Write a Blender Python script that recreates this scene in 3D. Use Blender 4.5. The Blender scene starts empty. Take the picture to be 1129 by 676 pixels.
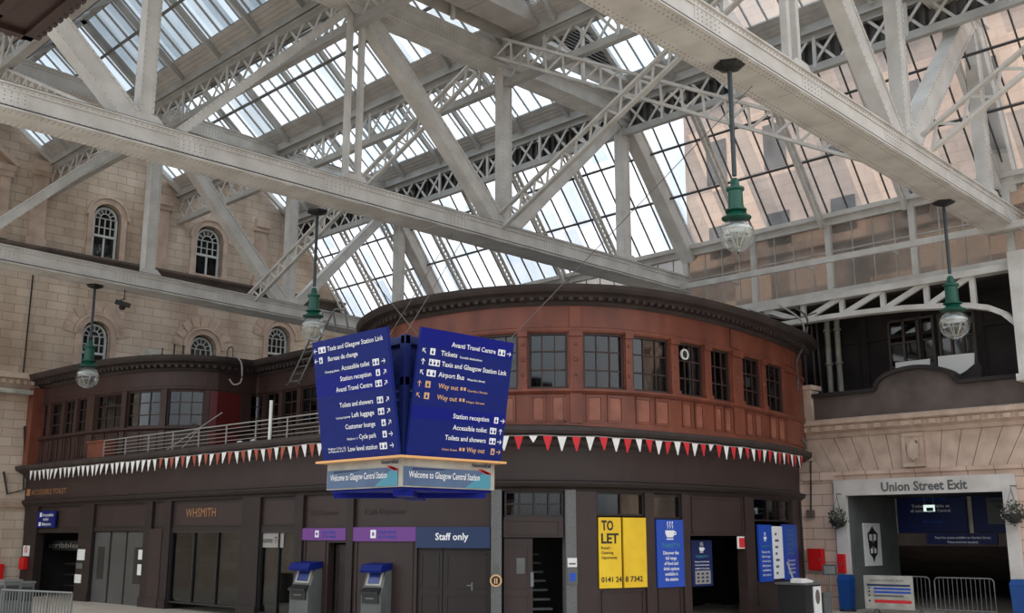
import bpy, bmesh, math, random
from mathutils import Vector as V, Matrix
random.seed(7)
SC = bpy.context.scene
COL = SC.collection
# ------------------------------------------------------------------ camera
F_PX = 1160.0
TH = math.atan(252 / F_PX)
HC = 2.3
CT, ST = math.cos(TH), math.sin(TH)
R2 = math.sqrt(2)
cam = bpy.data.cameras.new('camera'); cam.sensor_width = 36; cam.lens = 36 * F_PX / 1129
cam.clip_end = 500
co = bpy.data.objects.new('camera', cam); COL.objects.link(co)
co.location = (0, 0, HC); co.rotation_euler = (math.pi / 2 + TH, 0, -math.pi / 4)
SC.camera = co

def ray(px, py):
    u, v = px - 564.5, 338 - py
    d = F_PX * CT - v * ST
    return u / d, (F_PX * ST + v * CT) / d
def onF(px, py, F):
    t, e = ray(px, py); return V(((F + t * F) / R2, (F - t * F) / R2, HC + e * F))
def onZ(px, py, Z):
    t, e = ray(px, py); return onF(px, py, (Z - HC) / e)
def onX(px, py, X):
    t, e = ray(px, py); return onF(px, py, X * R2 / (1 + t))
def onY(px, py, Y):
    t, e = ray(px, py); return onF(px, py, Y * R2 / (1 - t))

# ------------------------------------------------------------------ mesh builder
BASE = {}
class MB:
    def __init__(s): s.v = []; s.f = []
    def add(s, vs, fs):
        n = len(s.v); s.v += [V(p) for p in vs]; s.f += [tuple(i + n for i in f) for f in fs]; return s
    def hexa(s, p):
        return s.add(p, [(0,3,2,1),(4,5,6,7),(0,1,5,4),(1,2,6,5),(2,3,7,6),(3,0,4,7)])
    def box(s, x0, x1, y0, y1, z0, z1):
        return s.hexa([(x0,y0,z0),(x1,y0,z0),(x1,y1,z0),(x0,y1,z0),(x0,y0,z1),(x1,y0,z1),(x1,y1,z1),(x0,y1,z1)])
    def bar(s, a, b, w, h, up=(0,0,1)):
        a, b = V(a), V(b); d = (b - a).normalized(); up = V(up)
        sd = d.cross(up)
        if sd.length < 1e-4: sd = d.cross(V((1,0,0)))
        sd.normalize(); u = sd.cross(d).normalized()
        A = sd * w / 2; B = u * h / 2
        return s.hexa([a-A-B, a+A-B, a+A+B, a-A+B, b-A-B, b+A-B, b+A+B, b-A+B])
    def tube(s, pts, r, n=8):
        pts = [V(p) for p in pts]; rings = []
        for i, p in enumerate(pts):
            d = (pts[min(i+1, len(pts)-1)] - pts[max(i-1, 0)]).normalized()
            a = d.cross(V((0,0,1)))
            if a.length < .05: a = d.cross(V((1,0,0)))
            a.normalize(); b = d.cross(a)
            rr = r[i] if isinstance(r, (list, tuple)) else r
            rings.append([p + a * rr * math.cos(2*math.pi*k/n) + b * rr * math.sin(2*math.pi*k/n) for k in range(n)])
        vs = [q for g in rings for q in g]; fs = []
        for i in range(len(rings)-1):
            for k in range(n):
                fs.append((i*n+k, i*n+(k+1) % n, (i+1)*n+(k+1) % n, (i+1)*n+k))
        fs.append(tuple(range(n))); fs.append(tuple((len(rings)-1)*n+k for k in range(n)))
        return s.add(vs, fs)
    def lathe(s, c, prof, n=24):
        c = V(c); vs = []; fs = []
        for r, z in prof:
            for k in range(n): vs.append(c + V((r*math.cos(2*math.pi*k/n), r*math.sin(2*math.pi*k/n), z)))
        for i in range(len(prof)-1):
            for k in range(n): fs.append((i*n+k, i*n+(k+1) % n, (i+1)*n+(k+1) % n, (i+1)*n+k))
        if prof[0][0] > 1e-3: fs.append(tuple(range(n)))
        if prof[-1][0] > 1e-3: fs.append(tuple((len(prof)-1)*n+k for k in range(n)))
        return s.add(vs, fs)
    def prism(s, poly, vec):
        n = len(poly); vec = V(vec); vs = [V(p) for p in poly]; vs += [p + vec for p in vs]
        fs = [tuple(range(n)), tuple(range(n, 2*n))] + [(i, (i+1) % n, n+(i+1) % n, n+i) for i in range(n)]
        return s.add(vs, fs)
    def rivet(s, p, nrm, r=.02, h=.014):
        p, nrm = V(p), V(nrm).normalized(); a = nrm.orthogonal().normalized(); b = nrm.cross(a)
        vs = [p + (a*math.cos(k*math.pi/3) + b*math.sin(k*math.pi/3))*r for k in range(6)]
        vs += [p + nrm*h + (a*math.cos(k*math.pi/3) + b*math.sin(k*math.pi/3))*r*.55 for k in range(6)]
        return s.add(vs, [(k, (k+1) % 6, 6+(k+1) % 6, 6+k) for k in range(6)] + [tuple(range(6, 12))])
    def rivets(s, a, b, nrm, pitch=.13, r=.02):
        a, b = V(a), V(b); n = max(1, int((b-a).length / pitch))
        for i in range(n): s.rivet(a.lerp(b, (i+.5)/n), nrm, r)
        return s
    def build(s, name, m, parent=None, smooth=False, kind=None):
        base = BASE[parent.name] if parent else V((0,0,0))
        me = bpy.data.meshes.new(name)
        me.from_pydata([tuple(p - base) for p in s.v], [], s.f)
        bm = bmesh.new(); bm.from_mesh(me)
        bmesh.ops.recalc_face_normals(bm, faces=bm.faces[:])
        bm.to_mesh(me); bm.free()
        if smooth:
            me.polygons.foreach_set('use_smooth', [True]*len(me.polygons))
            try: me.set_sharp_from_angle(angle=math.radians(40))
            except Exception: pass
        me.materials.append(m)
        o = bpy.data.objects.new(name, me); COL.objects.link(o)
        if parent: o.parent = parent
        BASE[o.name] = base
        if kind: o['kind'] = kind
        return o
def tag(o, label=None, cat=None, group=None, kind=None):
    if label: o['label'] = label
    if cat: o['category'] = cat
    if group: o['group'] = group
    if kind: o['kind'] = kind
    return o
def thing(name, base, label, cat, group=None):
    o = bpy.data.objects.new(name, None); COL.objects.link(o); o.location = base; o.empty_display_size = .2
    BASE[o.name] = V(base); return tag(o, label, cat, group)
def struct_empty(name, base):
    o = bpy.data.objects.new(name, None); COL.objects.link(o); o.location = base
    BASE[o.name] = V(base); o['kind'] = 'structure'; return o
def single(mb, name, m, base, label, cat, group=None, smooth=False):
    """a thing that is one mesh, its origin moved to its base"""
    o = mb.build(name, m, None, smooth)
    b = V(base)
    o.data.transform(Matrix.Translation(-b)); o.location = b; BASE[o.name] = b
    return tag(o, label, cat, group)
def dup(root, off, label=None):
    """copies a thing with its parts and sub-parts, moved by off"""
    r = root.copy(); COL.objects.link(r); r.location = root.location + V(off)
    BASE[r.name] = BASE[root.name] + V(off)
    if label: r['label'] = label
    for ch in list(root.children):
        c = ch.copy(); COL.objects.link(c); c.parent = r
        for g in ch.children:
            d = g.copy(); COL.objects.link(d); d.parent = c
    return r

# ------------------------------------------------------------------ materials
def nodes(name):
    m = bpy.data.materials.new(name); m.use_nodes = True
    nt = m.node_tree; nt.nodes.clear()
    return m, nt, nt.nodes.new, nt.links.new
def srgb(r, g, b):
    return tuple(((c/255)/12.92 if c/255 <= .04045 else ((c/255+.055)/1.055)**2.4) for c in (r, g, b)) + (1,)
def pm(name, col, rough=.6, metal=0, col2=None, scale=3, amt=.5, bump=0, bscale=40, streak=0, emit=None, spec=.4):
    m, nt, N, L = nodes(name)
    out = N('ShaderNodeOutputMaterial'); b = N('ShaderNodeBsdfPrincipled'); L(b.outputs[0], out.inputs[0])
    b.inputs['Roughness'].default_value = rough; b.inputs['Metallic'].default_value = metal
    b.inputs['Specular IOR Level'].default_value = spec
    b.inputs['Base Color'].default_value = col
    g = N('ShaderNodeNewGeometry')
    if col2:
        no = N('ShaderNodeTexNoise'); no.inputs['Scale'].default_value = scale; no.inputs['Detail'].default_value = 6
        if streak:
            mp = N('ShaderNodeMapping'); mp.inputs['Scale'].default_value = (1, 1, streak)
            L(g.outputs['Position'], mp.inputs[0]); L(mp.outputs[0], no.inputs['Vector'])
        else: L(g.outputs['Position'], no.inputs['Vector'])
        r = N('ShaderNodeValToRGB'); r.color_ramp.elements[0].position = .5 - .25*amt - .05; r.color_ramp.elements[1].position = .5 + .3*amt
        r.color_ramp.elements[0].color = col2; r.color_ramp.elements[1].color = col
        L(no.outputs['Fac'], r.inputs[0]); L(r.outputs[0], b.inputs['Base Color'])
    if bump:
        n2 = N('ShaderNodeTexNoise'); n2.inputs['Scale'].default_value = bscale; L(g.outputs['Position'], n2.inputs['Vector'])
        bp = N('ShaderNodeBump'); bp.inputs['Strength'].default_value = bump; bp.inputs['Distance'].default_value = .02
        L(n2.outputs['Fac'], bp.inputs['Height']); L(bp.outputs[0], b.inputs['Normal'])
    if emit:
        b.inputs['Emission Color'].default_value = emit[0]; b.inputs['Emission Strength'].default_value = emit[1]
    return m
def stone(name, c1, c2, mortar, axis, bw=.9, bh=.34, dirt=None, dscale=.5, msize=.012):
    """ashlar masonry, axis = the world axis that runs along the wall"""
    m, nt, N, L = nodes(name)
    out = N('ShaderNodeOutputMaterial'); b = N('ShaderNodeBsdfPrincipled'); L(b.outputs[0], out.inputs[0])
    b.inputs['Roughness'].default_value = .85; b.inputs['Specular IOR Level'].default_value = .2
    g = N('ShaderNodeNewGeometry'); sp = N('ShaderNodeSeparateXYZ'); cb = N('ShaderNodeCombineXYZ')
    L(g.outputs['Position'], sp.inputs[0]); L(sp.outputs[axis], cb.inputs[0]); L(sp.outputs[2], cb.inputs[1])
    br = N('ShaderNodeTexBrick'); L(cb.outputs[0], br.inputs['Vector'])
    br.inputs['Scale'].default_value = 1; br.inputs['Brick Width'].default_value = bw; br.inputs['Row Height'].default_value = bh
    br.inputs['Mortar Size'].default_value = msize; br.inputs['Bias'].default_value = 0
    br.inputs['Color1'].default_value = c1; br.inputs['Color2'].default_value = c2; br.inputs['Mortar'].default_value = mortar
    no = N('ShaderNodeTexNoise'); no.inputs['Scale'].default_value = dscale; no.inputs['Detail'].default_value = 8
    mp = N('ShaderNodeMapping'); mp.inputs['Scale'].default_value = (1, 1, .35)
    L(g.outputs['Position'], mp.inputs[0]); L(mp.outputs[0], no.inputs['Vector'])
    r = N('ShaderNodeValToRGB'); r.color_ramp.elements[0].position = .38; r.color_ramp.elements[1].position = .68
    r.color_ramp.elements[0].color = (1,1,1,1); r.color_ramp.elements[1].color = dirt or (.55,.5,.47,1)
    L(no.outputs['Fac'], r.inputs[0])
    mx = N('ShaderNodeMix'); mx.data_type = 'RGBA'; mx.blend_type = 'MULTIPLY'; mx.inputs['Factor'].default_value = 1
    L(br.outputs['Color'], mx.inputs['A']); L(r.outputs[0], mx.inputs['B']); L(mx.outputs['Result'], b.inputs['Base Color'])
    bp = N('ShaderNodeBump'); bp.inputs['Strength'].default_value = .5; bp.inputs['Distance'].default_value = .02; bp.invert = True
    L(br.outputs['Fac'], bp.inputs['Height']); L(bp.outputs[0], b.inputs['Normal'])
    return m
def roofglass(name, tint, tint2, dirt=.3, scale=.9, pane=(1,1,1), difcol=(.8,.82,.84,1)):
    """old wired glass: clear part, milky part, pane to pane variation"""
    m, nt, N, L = nodes(name)
    out = N('ShaderNodeOutputMaterial'); mix = N('ShaderNodeMixShader'); L(mix.outputs[0], out.inputs[0])
    tr = N('ShaderNodeBsdfTransparent'); tl = N('ShaderNodeBsdfTranslucent'); df = N('ShaderNodeBsdfDiffuse'); m2 = N('ShaderNodeMixShader')
    g = N('ShaderNodeNewGeometry'); mp = N('ShaderNodeMapping'); mp.inputs['Scale'].default_value = pane
    L(g.outputs['Position'], mp.inputs[0])
    fl = N('ShaderNodeVectorMath'); fl.operation = 'FLOOR'; L(mp.outputs[0], fl.inputs[0])
    wn = N('ShaderNodeTexWhiteNoise'); L(fl.outputs[0], wn.inputs['Vector'])
    no = N('ShaderNodeTexNoise'); no.inputs['Scale'].default_value = scale; no.inputs['Detail'].default_value = 5
    L(g.outputs['Position'], no.inputs['Vector'])
    ad = N('ShaderNodeMath'); ad.operation = 'ADD'; L(wn.outputs['Value'], ad.inputs[0]); L(no.outputs['Fac'], ad.inputs[1])
    hf = N('ShaderNodeMath'); hf.operation = 'MULTIPLY'; L(ad.outputs[0], hf.inputs[0]); hf.inputs[1].default_value = .6
    r = N('ShaderNodeValToRGB'); r.color_ramp.elements[0].position = .25; r.color_ramp.elements[1].position = .75
    r.color_ramp.elements[0].color = tint2; r.color_ramp.elements[1].color = tint
    L(hf.outputs[0], r.inputs[0]); L(r.outputs[0], tr.inputs['Color'])
    tl.inputs['Color'].default_value = difcol; df.inputs['Color'].default_value = difcol
    L(tl.outputs[0], m2.inputs[1]); L(df.outputs[0], m2.inputs[2]); m2.inputs[0].default_value = .45
    ds = N('ShaderNodeMath'); ds.operation = 'MULTIPLY'; L(no.outputs['Fac'], ds.inputs[0]); ds.inputs[1].default_value = dirt*2
    L(ds.outputs[0], mix.inputs[0]); L(tr.outputs[0], mix.inputs[1]); L(m2.outputs[0], mix.inputs[2])
    return m
def paneglass(name, tint=(.55,.6,.6,1), refl=.12, rough=.04):
    m, nt, N, L = nodes(name)
    out = N('ShaderNodeOutputMaterial'); mix = N('ShaderNodeMixShader'); L(mix.outputs[0], out.inputs[0])
    tr = N('ShaderNodeBsdfTransparent'); tr.inputs[0].default_value = tint
    gl = N('ShaderNodeBsdfGlossy'); gl.inputs['Roughness'].default_value = rough
    lw = N('ShaderNodeLayerWeight'); lw.inputs[0].default_value = .35
    ad = N('ShaderNodeMath'); ad.operation = 'MULTIPLY_ADD'; L(lw.outputs['Fresnel'], ad.inputs[0]); ad.inputs[1].default_value = .4; ad.inputs[2].default_value = refl
    L(ad.outputs[0], mix.inputs[0]); L(tr.outputs[0], mix.inputs[1]); L(gl.outputs[0], mix.inputs[2])
    return m
M = {}
M['steel'] = pm('painted_steel', (.70,.675,.64,1), .5, 0, (.50,.47,.43,1), 1.6, .8, .15, 60, streak=1)
M['rivet'] = pm('rivet_grime_shadow', (.36,.34,.32,1), .6)  # darker than the plates: grime plus the small shadows around the heads, as colour
M['steel_far'] = pm('painted_steel_dull', (.50,.49,.46,1), .55, 0, (.34,.32,.30,1), 1.2, .8)
M['steel_dark'] = pm('sooty_steel', (.20,.19,.18,1), .6, 0, (.11,.105,.10,1), 1.5, .8)
M['bar'] = pm('glazing_bar_paint', (.36,.35,.34,1), .6)
M['bar_dark'] = pm('glazing_bar_dark', (.07,.065,.065,1), .6)
M['board'] = pm('roof_boarding', (.50,.465,.43,1), .75, 0, (.38,.35,.325,1), 2, .7)
M['roofglass'] = roofglass('roof_glass', (.95,.98,1,1), (.74,.82,.88,1), .16, .7, (.3,1.6,.01))
M['roofglass_grey'] = roofglass('roof_glass_sooted', (.66,.69,.71,1), (.38,.41,.43,1), .14, .5, (.3,1.6,.01))
M['roofglass_mid'] = roofglass('roof_glass_part_sooted', (.92,.94,.95,1), (.50,.53,.55,1), .14, .35, (.3,1.6,.01))
M['endglass'] = roofglass('slope_glass', (.97,.96,.95,1), (.66,.70,.74,1), .16, .9, (.001,1.35,.55))
M['clerglass'] = roofglass('clerestory_glass', (.66,.63,.60,1), (.34,.36,.38,1), .28, .8, (.001,1.35,.75), (.55,.53,.50,1))
M['glass'] = paneglass('window_glass', (.42,.45,.46,1), .05)
M['lampglass'] = paneglass('lamp_glass', (.93,.97,.97,1), .10)
M['stone_l'] = stone('left_sandstone', srgb(222,204,186), srgb(206,187,168), srgb(172,154,138), 0, .85, .36, (.60,.54,.50,1), .5)
M['stone_r'] = stone('exit_sandstone', srgb(224,198,182), srgb(210,184,166), srgb(150,128,114), 1, .8, .36, (.66,.60,.58,1), .8)
M['stone_plain'] = pm('dressed_stone', srgb(214,190,172), .85, 0, srgb(172,148,132), 2, .8, .2, 30)
M['stone_dirty'] = pm('sooty_stone', srgb(112,100,94), .85, 0, srgb(76,67,63), 1.2, .9, .3, 20)
M['stone_dark'] = pm('blackened_stone', srgb(62,56,54), .9, 0, srgb(34,31,31), .9, .9, .3, 20)
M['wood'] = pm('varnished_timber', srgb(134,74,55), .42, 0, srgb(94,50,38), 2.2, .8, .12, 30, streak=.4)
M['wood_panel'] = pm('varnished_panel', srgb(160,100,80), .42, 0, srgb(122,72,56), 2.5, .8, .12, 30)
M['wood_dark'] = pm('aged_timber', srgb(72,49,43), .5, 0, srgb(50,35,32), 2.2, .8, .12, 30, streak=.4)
M['wood_red'] = pm('oxblood_paint', srgb(92,26,26), .4)
M['cornice'] = pm('cornice_paint', srgb(68,58,55), .6, 0, srgb(46,39,38), 1.8, .8, .1, 30)
M['brown'] = pm('brown_paint', srgb(58,44,41), .5, 0, srgb(48,36,34), 1.3, .8)
M['brown2'] = pm('brown_paint_deep', srgb(43,33,31), .5, 0, srgb(35,27,26), 1.5, .8)
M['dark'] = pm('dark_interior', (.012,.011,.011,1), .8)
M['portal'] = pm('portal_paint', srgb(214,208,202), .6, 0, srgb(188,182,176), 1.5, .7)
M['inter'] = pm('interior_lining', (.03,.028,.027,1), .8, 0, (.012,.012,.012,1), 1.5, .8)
M['lead'] = pm('lead_roof', (.16,.16,.16,1), .6, 0, (.10,.10,.10,1), 1, .8)
M['white'] = pm('white_paint', (.75,.75,.72,1), .5)
M['wframe'] = pm('white_window_paint', (.62,.64,.62,1), .5)
M['offwhite'] = pm('off_white_metal', srgb(186,182,170), .5, 0, srgb(150,146,136), 3, .7)
M['granite'] = pm('grey_granite', srgb(118,118,116), .5, 0, srgb(72,72,72), 40, .8)
M['blue'] = pm('sign_blue', srgb(8,30,112), .55, 0, srgb(7,26,100), 8, .6, spec=.2)
M['blue2'] = pm('sign_blue_deep', srgb(0,16,118), .55, spec=.2)
M['bluedk'] = pm('frame_blue', srgb(30,42,100), .45)
M['navy'] = pm('navy_board', srgb(34,52,88), .5)
M['navydk'] = pm('navy_board_dark', srgb(14,30,84), .5)
M['purple'] = pm('purple_board', srgb(112,62,138), .5)
M['yellow'] = pm('yellow_board', srgb(246,206,44), .5, 0, srgb(226,180,36), 2, .8)
M['poster'] = pm('poster_blue', srgb(34,76,176), .45)
M['pwhite'] = pm('letter_white', (.85,.86,.88,1), .5)
M['porange'] = pm('letter_orange', srgb(214,170,122), .5)
M['pgold'] = pm('letter_gold', srgb(170,120,80), .4)
M['pblack'] = pm('letter_black', (.02,.018,.015,1), .5)
M['red'] = pm('red_paint', srgb(200,24,24), .4)
M['flagred'] = pm('flag_red', srgb(206,44,52), .7)
M['flagor'] = pm('flag_orange', srgb(168,84,64), .7)
M['flagwhite'] = pm('flag_white', srgb(236,232,228), .7)
M['green'] = pm('lamp_green', srgb(16,78,62), .35)
M['rod'] = pm('lamp_rod', srgb(52,62,66), .45)
M['black'] = pm('black_paint', (.02,.02,.02,1), .4)
M['cable'] = pm('cable_grey', srgb(90,84,80), .6)
M['cablel'] = pm('cable_light', srgb(150,146,140), .6)
M['galv'] = pm('galvanised', srgb(116,118,118), .45, .6)
M['grey'] = pm('grey_panel', srgb(100,102,100), .5, 0, srgb(84,86,84), 2, .7)
M['greydoor'] = pm('grey_door_panel', srgb(84,84,82), .35, 0, srgb(70,70,69), 1, .7)
M['bin_blue'] = pm('blue_plastic', srgb(16,66,130), .45)
M['teal'] = pm('banner_teal', srgb(70,140,160), .5)
M['slate'] = pm('banner_slate', srgb(84,106,138), .5, 0, srgb(72,92,124), 2, .7)
M['edge_or'] = pm('trim_orange', srgb(226,170,110), .5)
M['foliage'] = pm('dusty_foliage', srgb(84,92,80), .8, 0, srgb(50,56,46), 14, .8)
M['flower'] = pm('pale_flowers', srgb(178,168,160), .8)
M['screen'] = pm('machine_screen', srgb(40,60,120), .2)
M['floor'] = pm('concourse_floor', srgb(200,190,176), .45, 0, srgb(182,172,158), 1.2, .7)
M['outside'] = stone('tenement_stone', srgb(244,208,180), srgb(234,196,170), srgb(200,166,144), 1, 1.4, .5, (.72,.74,.78,1), .18)
M['asph'] = pm('road_surface', (.1,.1,.1,1), .9)

# ------------------------------------------------------------------ world: overcast sky, brighter overhead
w = bpy.data.worlds.new('sky'); SC.world = w; w.use_nodes = True; nt = w.node_tree; nt.nodes.clear()
N, L = nt.nodes.new, nt.links.new
out = N('ShaderNodeOutputWorld'); bg = N('ShaderNodeBackground'); L(bg.outputs[0], out.inputs[0])
tc = N('ShaderNodeTexCoord'); sp = N('ShaderNodeSeparateXYZ'); L(tc.outputs['Generated'], sp.inputs[0])
rp = N('ShaderNodeValToRGB'); rp.color_ramp.elements[0].position = 0; rp.color_ramp.elements[0].color = (.10,.095,.09,1)
rp.color_ramp.elements[1].position = 1; rp.color_ramp.elements[1].color = (1,1,1,1)
e = rp.color_ramp.elements.new(.03); e.color = (.38,.39,.40,1)
e = rp.color_ramp.elements.new(.35); e.color = (.80,.83,.86,1)
L(sp.outputs[2], rp.inputs[0])
no = N('ShaderNodeTexNoise'); no.inputs['Scale'].default_value = 3.2; no.inputs['Detail'].default_value = 5; L(tc.outputs['Generated'], no.inputs['Vector'])
cr = N('ShaderNodeValToRGB'); cr.color_ramp.elements[0].position = .36; cr.color_ramp.elements[0].color = (.82,.88,.94,1)
cr.color_ramp.elements[1].position = .58; cr.color_ramp.elements[1].color = (1,1,1,1); L(no.outputs['Fac'], cr.inputs[0])
mx = N('ShaderNodeMix'); mx.data_type = 'RGBA'; mx.blend_type = 'MULTIPLY'; mx.inputs['Factor'].default_value = 1
L(rp.outputs[0], mx.inputs['A']); L(cr.outputs[0], mx.inputs['B']); L(mx.outputs['Result'], bg.inputs['Color'])
bg.inputs['Strength'].default_value = 1.5
SC.view_settings.view_transform = 'Standard'; SC.view_settings.look = 'None'; SC.view_settings.gamma = 1
SC.view_settings.use_curve_mapping = False; SC.view_settings.exposure = 0.8

# ------------------------------------------------------------------ text and plan helpers
def text_mb(mb, body, o, xd, up, size=None, width=None, align='L', ext=.004, bold=0, maxw=None):
    """appends lettering: baseline origin o, reading along xd; size = cap height"""
    cu = bpy.data.curves.new('t', 'FONT'); cu.body = body; cu.size = 1; cu.extrude = 0; cu.offset = bold; cu.resolution_u = 2
    ob = bpy.data.objects.new('t', cu); COL.objects.link(ob)
    dg = bpy.context.evaluated_depsgraph_get(); dg.update()
    me = bpy.data.meshes.new_from_object(ob.evaluated_get(dg))
    xs = [v.co.x for v in me.vertices]; ys = [v.co.y for v in me.vertices]
    x0, x1 = min(xs), max(xs)
    cap = .70
    sy = size / cap; sx = sy
    if width: sx = width / (x1 - x0)
    elif maxw and (x1-x0)*sx > maxw: sx = maxw/(x1-x0)
    W = (x1-x0)*sx
    off = {'L': 0, 'R': -W, 'C': -W/2}[align]
    xd, up = V(xd).normalized(), V(up).normalized(); nn = xd.cross(up); o = V(o)
    vs = [o + xd*((v.co.x-x0)*sx+off) + up*(v.co.y*sy) + nn*ext for v in me.vertices]
    mb.add(vs, [tuple(p.vertices) for p in me.polygons])
    bpy.data.objects.remove(ob); bpy.data.curves.remove(cu); bpy.data.meshes.remove(me)
    return W
class Plan:
    """outline of a facade seen from above, walked left to right; the outward side faces the camera"""
    def __init__(s, ctrl, sub=8, straight=()):
        c = [V(p) for p in ctrl]; pts = []
        for i in range(len(c)-1):
            p0, p1, p2, p3 = c[max(i-1,0)], c[i], c[i+1], c[min(i+2, len(c)-1)]
            if i in straight: pts += [p1.lerp(p2, k/3) for k in range(3)]; continue
            if i-1 in straight: p0 = p1 - (p2-p1).length*(p1-c[i-1]).normalized()
            if i+1 in straight: p3 = p2 + (p2-p1).length*(c[i+2]-p2).normalized()
            for k in range(sub):
                t = k/sub
                pts.append(.5*((2*p1)+(p2-p0)*t+(2*p0-5*p1+4*p2-p3)*t*t+(3*p1-p0-3*p2+p3)*t**3))
        pts.append(c[-1]); s.p = pts
        s.s = [0]
        for a, b in zip(pts, pts[1:]): s.s.append(s.s[-1]+(b-a).length)
        s.n = []
        for i in range(len(pts)):
            d = V((0,0))
            if i > 0: d += (pts[i]-pts[i-1]).normalized()
            if i < len(pts)-1: d += (pts[i+1]-pts[i]).normalized()
            d.normalize(); s.n.append(V((d.y, -d.x)))
    def at(s, q):
        q = min(max(q, 0), s.s[-1])
        for i in range(len(s.s)-1):
            if q <= s.s[i+1]+1e-9:
                t = (q-s.s[i])/max(s.s[i+1]-s.s[i], 1e-9)
                return s.p[i].lerp(s.p[i+1], t), s.n[i].lerp(s.n[i+1], t).normalized()
        return s.p[-1], s.n[-1]
    def hit(s, px, py, o=0):
        t, e = ray(px, py); d = V(((1+t)/R2, (1-t)/R2)); best = None
        for i in range(len(s.p)-1):
            a, b = s.p[i]+s.n[i]*o, s.p[i+1]+s.n[i+1]*o; ab = b-a
            den = d.x*ab.y-d.y*ab.x
            if abs(den) < 1e-9: continue
            k = (a.x*ab.y-a.y*ab.x)/den; q = (a.x*d.y-a.y*d.x)/den
            if k > 0 and -1e-6 <= q <= 1+1e-6 and (best is None or k < best[0]): best = (k, s.s[i]+q*(s.s[i+1]-s.s[i]), HC+e*k)
        return best
    def S(s, px, py=620, o=0): 
        h = s.hit(px, py, o)
        if h is None: return s.s[-1]-.01 if px > 500 else .01
        return h[1]
    def Z(s, px, py, o=0): return s.hit(px, py, o)[2]
    def P(s, q, o, z):
        p, n = s.at(q); return V((p.x+n.x*o, p.y+n.y*o, z))
    def T(s, q):
        p, n = s.at(q); return V((-n.y, n.x, 0))
def sweep(mb, pl, s0, s1, prof):
    if s1 < s0: s0, s1 = s1, s0
    qs = [s0]+[q for q in pl.s if s0+.02 < q < s1-.02]+[s1]; n = len(prof); vs = []
    for q in qs: vs += [pl.P(q, o, z) for o, z in prof]
    fs = [tuple(range(n)), tuple((len(qs)-1)*n+k for k in range(n))]
    for i in range(len(qs)-1):
        for k in range(n): fs.append((i*n+k, i*n+(k+1) % n, (i+1)*n+(k+1) % n, (i+1)*n+k))
    return mb.add(vs, fs)
def sbox(mb, pl, s0, s1, z0, z1, o0, o1): return sweep(mb, pl, s0, s1, [(o0,z0),(o1,z0),(o1,z1),(o0,z1)])
# ================================================================== STEELWORK AND ROOF
HB, HT = HC + 8.85, HC + 15.35          # underside of bottom chords, top of top chords
NX = [4.3, 10.35, 16.4, 22.3, 28.3]     # node lines (valleys of the roof)
def lattice(mb, a, b, depth, side, width, pitch, t=.06, double=False, fl=.1):
    """two flanges and zig-zag lacing between them, in the plane of a->b and side"""
    a, b, side = V(a), V(b), V(side).normalized(); d = (b-a); Lg = d.length; d.normalize()
    side = (side - d*side.dot(d)).normalized(); nrm = d.cross(side)
    for sgn in (-1, 1):
        o = side*sgn*(depth/2-fl/2); mb.bar(a+o, b+o, width, fl, side)
    n = max(2, int(round(Lg/pitch)))
    for i in range(n):
        p0, p1 = a+d*Lg*i/n, a+d*Lg*(i+1)/n; lo, hi = -side*(depth/2-fl), side*(depth/2-fl)
        if double:
            mb.bar(p0+lo+nrm*.02, p1+hi+nrm*.02, t*1.1, t*.4, nrm); mb.bar(p0+hi-nrm*.02, p1+lo-nrm*.02, t*1.1, t*.4, nrm)
        else:
            pm_ = p0.lerp(p1, .5); mb.bar(p0+lo, pm_+hi, t, t*.5, nrm); mb.bar(pm_+hi, p1+lo, t, t*.5, nrm)
def boxmember(a, b, w, h, front, riv=True, pitch=.15, up=(0,0,1), open_=False):
    """riveted built-up member: web plates with flange angles"""
    mb = MB(); mb.rv = MB(); a, b = V(a), V(b); d = (b-a).normalized(); f = V(front).normalized()
    sd = d.cross(f).normalized()                     # across, in the truss plane
    mb.bar(a, b, w*.86, h*.9, sd)
    for sg in (-1, 1):
        mb.bar(a+sd*sg*h*.44, b+sd*sg*h*.44, w, h*.13, sd)
        if riv: mb.rv.rivets(a+sd*sg*h*.44+f*w*.5, b+sd*sg*h*.44+f*w*.5, f, pitch, .017)
    return mb
def chord(x0, x1, y, z0, h, w, riv=True):
    """horizontal box girder along X, its near face at y"""
    mb = MB(); mb.rv = MB()
    mb.box(x0, x1, y+.05, y+w-.05, z0+.03, z0+h-.03)
    mb.box(x0, x1, y-.03, y+w+.03, z0, z0+.035); mb.box(x0, x1, y-.03, y+w+.03, z0+h-.035, z0+h)
    mb.box(x0, x1, y+.02, y+.05, z0+.035, z0+.15); mb.box(x0, x1, y+.02, y+.05, z0+h-.15, z0+h-.035)
    n = int((x1-x0)/2.0)
    for i in range(n):                                # cover plates under and on the face
        xc = x0+(i+.5)*(x1-x0)/n
        if i % 2: mb.box(xc-.45, xc+.45, y+.035, y+.06, z0+.15, z0+h-.15)
        mb.box(xc-.7, xc+.7, y+.0, y+w, z0-.018, z0)
    if riv:
        for zz in (z0+.09, z0+h-.09): mb.rv.rivets((x0, y+.02, zz), (x1, y+.02, zz), (0,-1,0), .13, .018)
        for yy in (y+.05, y+.16, y+w-.16, y+w-.05): mb.rv.rivets((x0, yy, z0-.018), (x1, yy, z0-.018), (0,0,-1), .13, .02)
        for i in range(n):
            if i % 2:
                xc = x0+(i+.5)*(x1-x0)/n
                for q in range(6):
                    for k in range(3): mb.rv.rivet((xc-.36+q*.145, y+.035, z0+.2+k*(h-.4)/2), (0,-1,0), .018)
    return mb
def bld(mb, name, m, root):
    o = mb.build(name, m, root)
    if getattr(mb, 'rv', None) and mb.rv.v: mb.rv.build('rivets', M['rivet'], o, kind='stuff')
    return o
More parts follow.
